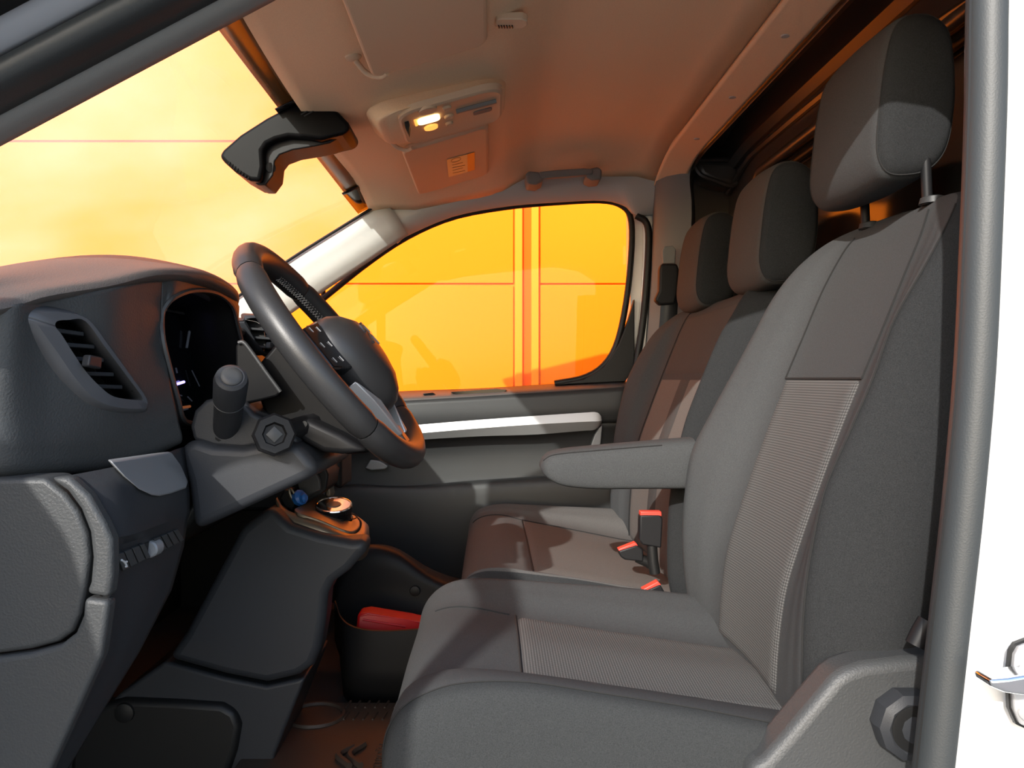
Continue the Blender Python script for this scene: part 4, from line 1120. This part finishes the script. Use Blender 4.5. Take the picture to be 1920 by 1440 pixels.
def headrest(parent, y0, y1, z0, z1, x0, x1, mf, ms, lean=0.02):
    "rounded pad with a seam around its side faces"
    cx, cz_ = (x0 + x1) / 2, (z0 + z1) / 2
    def sect(y, s, sx=1.0):
        # side outline of the pad in X-Z: flat front, rounded back, narrower foot
        o = [(-0.50, -0.36), (-0.52, -0.1), (-0.50, 0.2), (-0.42, 0.42), (-0.2, 0.5), (0.1, 0.49), (0.34, 0.38), (0.47, 0.1), (0.5, -0.15), (0.44, -0.36), (0.25, -0.48), (-0.05, -0.52), (-0.34, -0.5)]
        return [W(cx + a * (x1 - x0) * s * sx + lean * b, y, cz_ + b * (z1 - z0) * s) for a, b in o]
    w = y1 - y0
    rings = [sect(y0, 0.55), sect(y0 + 0.004, 0.82), sect(y0 + 0.016, 0.955), sect(y0 + 0.04, 1.0), sect(y0 + w * 0.5, 1.03), sect(y1 - 0.04, 1.0), sect(y1 - 0.016, 0.955), sect(y1 - 0.004, 0.82), sect(y1, 0.55)]
    G = dense(rings, 52, 40, True)
    h = grid_mesh('headrest', G, mf, parent, True, M['fabric_side'], lambda i, j: i < 9 or i >= 31)
    for k in (9, 31):
        tube('seam', [p for p in G[k]], 0.0012, M['seam'], h, seg=5, closed=True)
    return h
hr = headrest(seat, 1.025, 1.265, 0.262, 0.478, 0.505, 0.605, M['fabric'], None)
for yy in (1.035, 1.205):
    tube('headrest_post', [W(0.565, yy, 0.225), W(0.562, yy, 0.30)], 0.0065, M['plastic_dark'], seat, seg=10)
    lathe('post_guide', W(0.572, yy, 0.226), (0, 0, 1), [(0, 0.017), (0.008, 0.015), (0.010, 0.010)], M['plastic_grey'], seat, seg=14)
# side shield, recliner knob
shd = slab('side_shield', [(1436, 1424), (1470, 1385), (1520, 1325), (1565, 1272), (1585, 1258), (1620, 1246), (1700, 1236), (1800, 1230), (1900, 1240), (1900, 1560), (1400, 1560), (1405, 1440)], 0.822, 0.872, M['plastic'], seat, bevel=0.012, bseg=4)
kp = P(1692, 1348, 0.822)
kn_ = lathe('recliner_knob', kp, (0, -1, 0), [(0, 0.034), (0.012, 0.036), (0.022, 0.034), (0.026, 0.026), (0.023, 0.018), (0.026, 0.016), (0.028, 0.008)], M['plastic_smooth'], seat, seg=10)
lathe('knob_ring', kp + Vector((0, -0.0245, 0)), (0, -1, 0), [(0, 0.0235), (0.0015, 0.0235), (0.002, 0.0205)], M['rubber_black'], kn_, seg=28)
tube('belt_anchor', [P(1716, 1210, 0.80), P(1728, 1185, 0.80), P(1740, 1165, 0.80)], 0.010, M['plastic_dark'], seat, seg=8)
wbox('seat_base', (-0.05, 0.90, -0.632), (0.45, 1.30, -0.50), M['plastic_dark'], seat, bevel=0.01)
# armrest
rings = []
for x, zt, zb_, s in ((0.088, -0.150, -0.158, 0.45), (0.094, -0.140, -0.168, 0.75), (0.106, -0.131, -0.178, 0.92), (0.13, -0.126, -0.187, 1.0), (0.18, -0.121, -0.192, 1.0), (0.26, -0.114, -0.192, 1.0), (0.356, -0.106, -0.192, 1.0)):
    y0_, y1_ = 1.375, 1.475; c = (y0_ + y1_) / 2
    sec = [(y0_ + 0.002, -0.7), (y0_, 0.0), (y0_ + 0.004, 0.6), (y0_ + 0.018, 0.95), (c, 1.05), (y1_ - 0.018, 0.95), (y1_ - 0.003, 0.6), (y1_, 0), (y1_ - 0.003, -0.7), (y1_ - 0.015, -0.98), (c, -1.0), (y0_ + 0.012, -0.98)]
    zc, hh = (zt + zb_) / 2, (zt - zb_) / 2
    rings.append([W(x, c + (y - c) * s, zc + q * hh) for y, q in sec])
GA = dense(rings, 48, 30, True)
arm = grid_mesh('armrest', GA, M['fabric'], seat)
seam_line('seam', [GA[i][11] for i in range(4, 28)], arm, Vector((0, -0.0008, 0)))

# passenger bench
bench = thing('passenger_bench', 'dark grey two-place passenger bench with brownish inserts', 'bench seat', W(0.15, 1.77, -0.62))
bprof = [(-0.43, 0.350, 0.345, 0.335, 1.0), (-0.36, 0.345, 0.33, 0.315, 1.0), (-0.25, 0.352, 0.33, 0.316, 1.0), (-0.168, 0.365, 0.34, 0.322, 1.0), (-0.08, 0.395, 0.36, 0.338, 1.0), (0.0, 0.425, 0.39, 0.36, 1.0), (0.07, 0.452, 0.42, 0.395, 0.99), (0.12, 0.472, 0.45, 0.428, 0.975), (0.15, 0.486, 0.47, 0.46, 0.94), (0.168, 0.50, 0.49, 0.485, 0.88), (0.176, 0.515, 0.512, 0.51, 0.70), (0.178, 0.53, 0.53, 0.53, 0.3)]
GB, bb_ = backrest(bench, 1.42, 1.52, 1.99, 2.12, bprof, None, 0.12, M['fabric'])
offset_patch('back_insert', GB, 4, 5 * 8, 4 * 8, 6 * 8, (0.003, fwd), M['weave_bench'], bb_)
offset_patch('back_panel', GB, 5 * 8 + 1, 8 * 8, 4 * 8, 6 * 8, (0.003, fwd), M['fabric_mid'], bb_)
offset_patch('dark_stripe', GB, 6, 5 * 8, 5 * 8 - 2, 5 * 8 + 2, (0.0055, fwd), M['fabric_mid'], bb_)
for j in (4 * 8, 6 * 8):
    seam_line('seam', [GB[i][j] for i in range(4, 9 * 8)], bb_, Vector((-0.002, 0, 0)))
brow_ = [(-0.03, -0.48, -0.48, -0.48, 0.97), (-0.052, -0.44, -0.44, -0.44, 0.985), (-0.058, -0.40, -0.395, -0.395, 0.995), (-0.045, -0.365, -0.36, -0.355, 1), (-0.015, -0.346, -0.345, -0.335, 1), (0.03, -0.342, -0.345, -0.327, 1), (0.078, -0.352, -0.350, -0.328, 1), (0.16, -0.366, -0.36, -0.332, 1), (0.25, -0.382, -0.375, -0.336, 1), (0.33, -0.396, -0.385, -0.340, 1), (0.38, -0.40, -0.39, -0.345, 1)]
GBC, bc_ = cushion(bench, 1.40, 1.46, 2.05, 2.12, brow_, -0.53, M['fabric_bench'], rear_in=0.10, m_side=M['fabric_low'])
offset_patch('cushion_insert', GBC, 6 * 8, 10 * 8, 6 * 8, 8 * 8, (0.003, upv), M['weave_bench'], bc_)
seam_line('seam', [GBC[6 * 8][j] for j in range(6 * 8, 8 * 8 + 1)], bc_, Vector((-0.0005, 0, 0.001)), 0.0016)
seam_line('seam', [GBC[i][8 * 8] for i in range(3 * 8, 10 * 8)], bc_, Vector((0, 0, 0.001)))
wbox('bench_base', (-0.0, 1.46, -0.632), (0.45, 2.08, -0.50), M['plastic_dark'], bench, bevel=0.01)
for (y0_, y1_) in ((1.385, 1.60), (1.815, 2.03)):
    headrest(bench, y0_, y1_, 0.168, 0.384, 0.474, 0.575, M['fabric_mid'], None)
    for yy in (y0_ + 0.03, y1_ - 0.03):
        tube('headrest_post', [W(0.525, yy, 0.15), W(0.525, yy, 0.20)], 0.0065, M['plastic_dark'], bench, seg=8)
        lathe('post_guide', W(0.515, yy, 0.172), (-0.1, 0, 1), [(0, 0.015), (0.010, 0.013), (0.011, 0.008)], M['plastic_grey'], bench, seg=12)

# seat belt buckles
def buckle(base_px, label, pts, yb, red_pts, stalk):
    b = thing('seat_belt_buckle', label, 'buckle', P(*base_px, yb), 'seat belt buckles beside the bench')
    slab('housing', pts, yb, yb + 0.022, M['plastic_dark'], b, bevel=0.003)
    slab('release_button', red_pts, yb + 0.002, yb + 0.02, M['red_button'], b, bevel=0.0015)
    tube('strap', [P(*p, yb + 0.011) for p in stalk], 0.010, M['rubber_black'], b, seg=8)
    return b
buckle((1220, 1050), 'tall upright black buckle with a red top edge below the armrest', [(1200, 966), (1238, 966), (1243, 972), (1240, 1028), (1205, 1022), (1199, 1014)], 1.46, [(1201, 959), (1240, 959), (1241, 968), (1201, 968)], [(1222, 1022), (1224, 1050), (1228, 1075)])
buckle((1195, 1050), 'low tilted black buckle with red button lying on the bench', [(1160, 1033), (1194, 1022), (1206, 1030), (1207, 1054), (1172, 1050), (1163, 1044)], 1.50, [(1159, 1030), (1192, 1017), (1197, 1024), (1163, 1037)], [(1195, 1045), (1210, 1052), (1228, 1062)])
buckle((1228, 1112), 'pale buckle with red edge half hidden behind the driver cushion', [(1210, 1108), (1238, 1096), (1250, 1116), (1248, 1126), (1212, 1124)], 1.385, [(1204, 1106), (1234, 1090), (1240, 1097), (1208, 1112)], [(1232, 1118), (1238, 1135), (1242, 1150)])

# passenger seat belt on the far pillar
belt = thing('seat_belt', 'black seat belt and guide on the far pillar', 'seat belt', P(1250, 660, 2.12))
slab('belt_guide', [(1240, 494), (1270, 494), (1274, 505), (1272, 545), (1266, 570), (1238, 572), (1228, 562), (1236, 545), (1237, 505)], 2.085, 2.115, M['plastic_dark'], belt, bevel=0.006, bseg=3)
rows = [[P(x, y, yy), P(x + 32, y + 2, yy)] for x, y, yy in ((1240, 545, 2.095), (1237, 600, 2.10), (1231, 650, 2.11), (1222, 720, 2.13), (1210, 800, 2.15))]
patch('webbing', rows, M['plastic_smooth'], belt, solid=0.002, nv=10)
slab('height_slot', [(1246, 462), (1262, 460), (1268, 468), (1266, 494), (1243, 494), (1242, 470)], 2.108, 2.12, M['trim_mid'], belt, bevel=0.003)

# ------------------------------------------------------------------ roof fittings
def visor(y0, y1, label):
    v = thing('sun_visor', label, 'sun visor', W(-0.1, (y0 + y1) / 2, 0.53), 'sun visors on the header')
    def vz(x): return 0.480 + (x + 0.19) * 0.30
    pts = []
    r = 0.022
    for cx_, cy_, a0 in ((-0.005 - r, y1 - r, 0), (-0.19 + r, y1 - r, 90), (-0.19 + r, y0 + r, 180), (-0.005 - r, y0 + r, 270)):
        for k in range(6):
            a = math.radians(a0 + 90 * k / 5)
            x = cx_ + r * math.cos(a); y = cy_ + r * math.sin(a)
            pts.append(W(x, y, vz(x)))
    prism('visor_board', pts, Vector((0, 0, 0.016)), M['visor'], v, bevel=0.006, bseg=3)
    return v, vz
vd, vz = visor(0.86, 1.285, 'beige driver sun visor folded up, nearest the camera')
vp, vz = visor(1.70, 2.10, 'beige passenger sun visor with a pale warning label')
lb = [P(838, 299, 1.86), P(889, 285, 1.80), P(890, 318, 1.95), P(841, 332, 2.02)]
def on_visor(px, py):
    d = P(px, py, 1.0) - Vector((0, 0, H)); n = Vector((-0.30, 0, 1)).normalized(); p0 = W(-0.19, 1.9, 0.480 - 0.0012)
    t = n.dot(p0 - Vector((0, 0, H))) / n.dot(d)
    return Vector((0, 0, H)) + d * t
prism('warning_label', [on_visor(*q) for q in ((838, 299), (876, 289), (877, 322), (841, 332))], Vector((0, 0, -0.0006)), M['label'], vp)
prism('label_end', [on_visor(*q) for q in ((876, 289), (890, 285), (890, 318), (877, 322))], Vector((0, 0, -0.0006)), M['label2'], vp)
lm = tubes('label_print', [[on_visor(844 + k * 0, 303 + k) + Vector((0, 0, -0.001)) for k in (0, 0.5)]], 0.0004, M['print'], vp)
rings_ = [[on_visor(855 + 9 * math.cos(t), 299 + 3.5 * math.sin(t) - 2.4 * math.cos(t)) + Vector((0, 0, -0.001)) for t in [2 * math.pi * k / 20 for k in range(21)]]]
for k in range(4):
    rings_.append([on_visor(848 + k * 0.3, 309 + k * 5) + Vector((0, 0, -0.001)), on_visor(868 + (k % 2) * 4, 304 + k * 5) + Vector((0, 0, -0.001))])
tubes('label_print', rings_, 0.0006, M['print'], vp)
for (v_, yy) in ((vd, 1.287), (vp, 1.70)):
    s = 1 if v_ is vd else 1
    tube('hinge_arm', [W(-0.215, yy - 0.02, 0.505), W(-0.20, yy + 0.0, 0.492), W(-0.178, yy + 0.002, 0.486), W(-0.165, yy - 0.01, 0.488)], 0.0045, M['visor'], v_, seg=8, smooth_n=12)
    lathe('hinge_base', W(-0.218, yy - 0.022, 0.513), (0.2, 0, -1), [(0, 0.014), (0.006, 0.013), (0.009, 0.008)], M['visor'], v_, seg=14)

# overhead console with lamp
oc = thing('overhead_console', 'bounce-tinted roof console with a lit reading lamp', 'roof lamp', W(-0.07, 1.55, 0.53))
def oz(x): return 0.488 + (x + 0.17) * 0.27
def rr_xy(x0, x1, y0, y1, r, z_off):
    out = []
    for cx_, cy_, a0 in ((x1 - r, y1 - r, 0), (x0 + r, y1 - r, 90), (x0 + r, y0 + r, 180), (x1 - r, y0 + r, 270)):
        for k in range(7):
            a = math.radians(a0 + 90 * k / 6)
            x = cx_ + r * math.cos(a); y = cy_ + r * math.sin(a)
            out.append(W(x, y, oz(x) + z_off))
    return out
body = [rr_xy(-0.238, 0.03, 1.475, 1.692, 0.06, 0.035), rr_xy(-0.222, 0.028, 1.462, 1.675, 0.055, 0.014), rr_xy(-0.212, 0.027, 1.455, 1.66, 0.05, 0.002), rr_xy(-0.200, 0.025, 1.452, 1.653, 0.045, -0.002)]
loft('console_shell', body, M['headliner'], oc, nv=12, angle=80)
bez = [rr_xy(-0.172, 0.022, 1.45, 1.648, 0.04, 0.004), rr_xy(-0.172, 0.022, 1.45, 1.648, 0.04, -0.008), rr_xy(-0.167, 0.018, 1.456, 1.642, 0.036, -0.011), rr_xy(-0.160, 0.012, 1.464, 1.634, 0.03, -0.009)]
bz = loft('lamp_bezel', bez, M['visor'], oc, angle=40)
def oc_box(name, x0, x1, y0, y1, m, h=0.004, par=bz, bev=0.002):
    pts = rr_xy(x0, x1, y0, y1, min(x1 - x0, y1 - y0) * 0.28, -0.009)
    return prism(name, pts, Vector((0, 0, -h)), m, par, bevel=bev)
def oc_at(px, py):
    d = P(px, py, 1.0) - Vector((0, 0, H)); n = Vector((-0.27, 0, 1)).normalized(); p0 = W(-0.17, 1.5, 0.488 - 0.010)
    t = n.dot(p0 - Vector((0, 0, H))) / n.dot(d)
    return Vector((0, 0, H)) + d * t
c_ = oc_at(805, 223)
oc_box('lamp_lens', c_.x - 0.022, c_.x + 0.02, c_.y - 0.017, c_.y + 0.017, M['lamp'], 0.004)
oc_box('lamp_surround', c_.x - 0.028, c_.x - 0.023, c_.y - 0.017, c_.y + 0.017, M['lamp_soft'], 0.003)
for (px, py, rr, m_) in ((802, 206, 0.018, 'visor'), (808, 238, 0.014, 'lamp_soft'), (838, 202, 0.009, 'visor'), (842, 218, 0.010, 'visor'), (842, 231, 0.008, 'visor')):
    q = oc_at(px, py)
    lathe('lamp_button', q, (0.25, 0, -1), [(-0.002, rr), (0.003, rr * 0.96), (0.004, rr * 0.7), (0.003, rr * 0.3)], M[m_], bz, seg=20)
g0, g1 = oc_at(855, 208), oc_at(930, 188)
tube('groove', [g0, (g0 + g1) / 2, g1], 0.006, M['trim_mid'], bz, seg=6)
q = oc_at(905, 210)
oc_box('blank_slot', q.x - 0.018, q.x + 0.018, q.y - 0.014, q.y + 0.006, M['trim_mid'], 0.002)
slab('front_slot', [(758, 222), (764, 215), (768, 235), (766, 252), (760, 240)], 1.50, 1.52, M['rubber_black'], oc)

# microphone grille
gr = thing('microphone_grille', 'small oblong vent grille in the headliner beside the driver visor', 'grille', W(0.03, 1.2, 0.58))
def gz(px, py): return PZ(px, py, 0.548)
pts = [gz(x, y) for x, y in ((928, 50), (930, 38), (940, 36), (980, 36), (989, 40), (989, 48), (980, 54), (940, 56))]
prism('grille_plate', pts, Vector((0, 0, 0.012)), M['visor'], gr, bevel=0.002)
for k in range(6):
    tube('slot', [gz(935 + k * 5, 47) + Vector((0, 0, -0.001)), gz(936 + k * 5, 51) + Vector((0, 0, -0.001))], 0.0013, M['rubber_black'], gr, seg=5)

# grab handle over the passenger window
gh = thing('grab_handle', 'grey fold-down grab handle above the passenger window', 'handle', P(1057, 330, 2.13))
slab('grip', [(1010, 322), (1045, 318), (1095, 315), (1112, 316), (1112, 326), (1095, 328), (1045, 332), (1014, 334)], 2.085, 2.105, M['trim_mid'], gh, bevel=0.004, bseg=3)
slab('mount', [(985, 326), (992, 320), (1012, 322), (1020, 338), (1005, 346), (988, 344)], 2.09, 2.17, M['trim_mid'], gh, bevel=0.006, bseg=3)
slab('mount', [(1104, 316), (1122, 312), (1129, 318), (1128, 336), (1110, 338), (1098, 332)], 2.09, 2.17, M['trim_mid'], gh, bevel=0.006, bseg=3)

# camera / mirror module on the windscreen
mm = thing('mirror_module', 'black rear view mirror housing hanging from the windscreen top', 'mirror', P(600, 210, 1.58))
slab('housing', [(410, 292), (418, 280), (450, 252), (500, 220), (545, 197), (580, 181), (602, 184), (630, 206), (652, 228), (657, 238), (648, 250), (622, 256), (600, 262), (572, 258), (540, 256), (516, 262), (500, 270), (492, 282), (494, 312), (488, 340), (468, 338), (440, 322), (420, 304)], 1.52, 1.63, M['mirror'], mm, bevel=0.012, bseg=4)
slab('lower_shell', [(516, 262), (545, 254), (590, 258), (618, 258), (645, 250), (640, 256), (618, 268), (590, 274), (548, 281), (524, 290), (515, 302), (512, 328), (498, 347), (484, 347), (470, 338), (490, 330), (494, 300), (500, 275)], 1.54, 1.615, M['plastic_dark'], mm, bevel=0.006, bseg=3)
lathe('lens_button', P(606, 252, 1.538), (0.3, -0.8, -0.6), [(0, 0.012), (0.006, 0.0115), (0.008, 0.008)], M['black_gloss'], mm, seg=18)
lathe('sensor', P(507, 315, 1.542), (0.5, -0.8, 0), [(0, 0.010), (0.003, 0.010), (0.004, 0.006)], M['rubber_black'], mm, seg=14)
for k in range(2):
    tube('cooling_slot', [P(564 + k * 6, 215 + k * 3, 1.519), P(592 + k * 6, 199 + k * 3, 1.519)], 0.0012, M['plastic_grey'], mm, seg=5)
for k in range(8):
    tube('rib', [P(428 + k * 5, 309 + k * 4, 1.521), P(432 + k * 5, 304 + k * 4, 1.519)], 0.0012, M['rubber_black'], mm, seg=5)
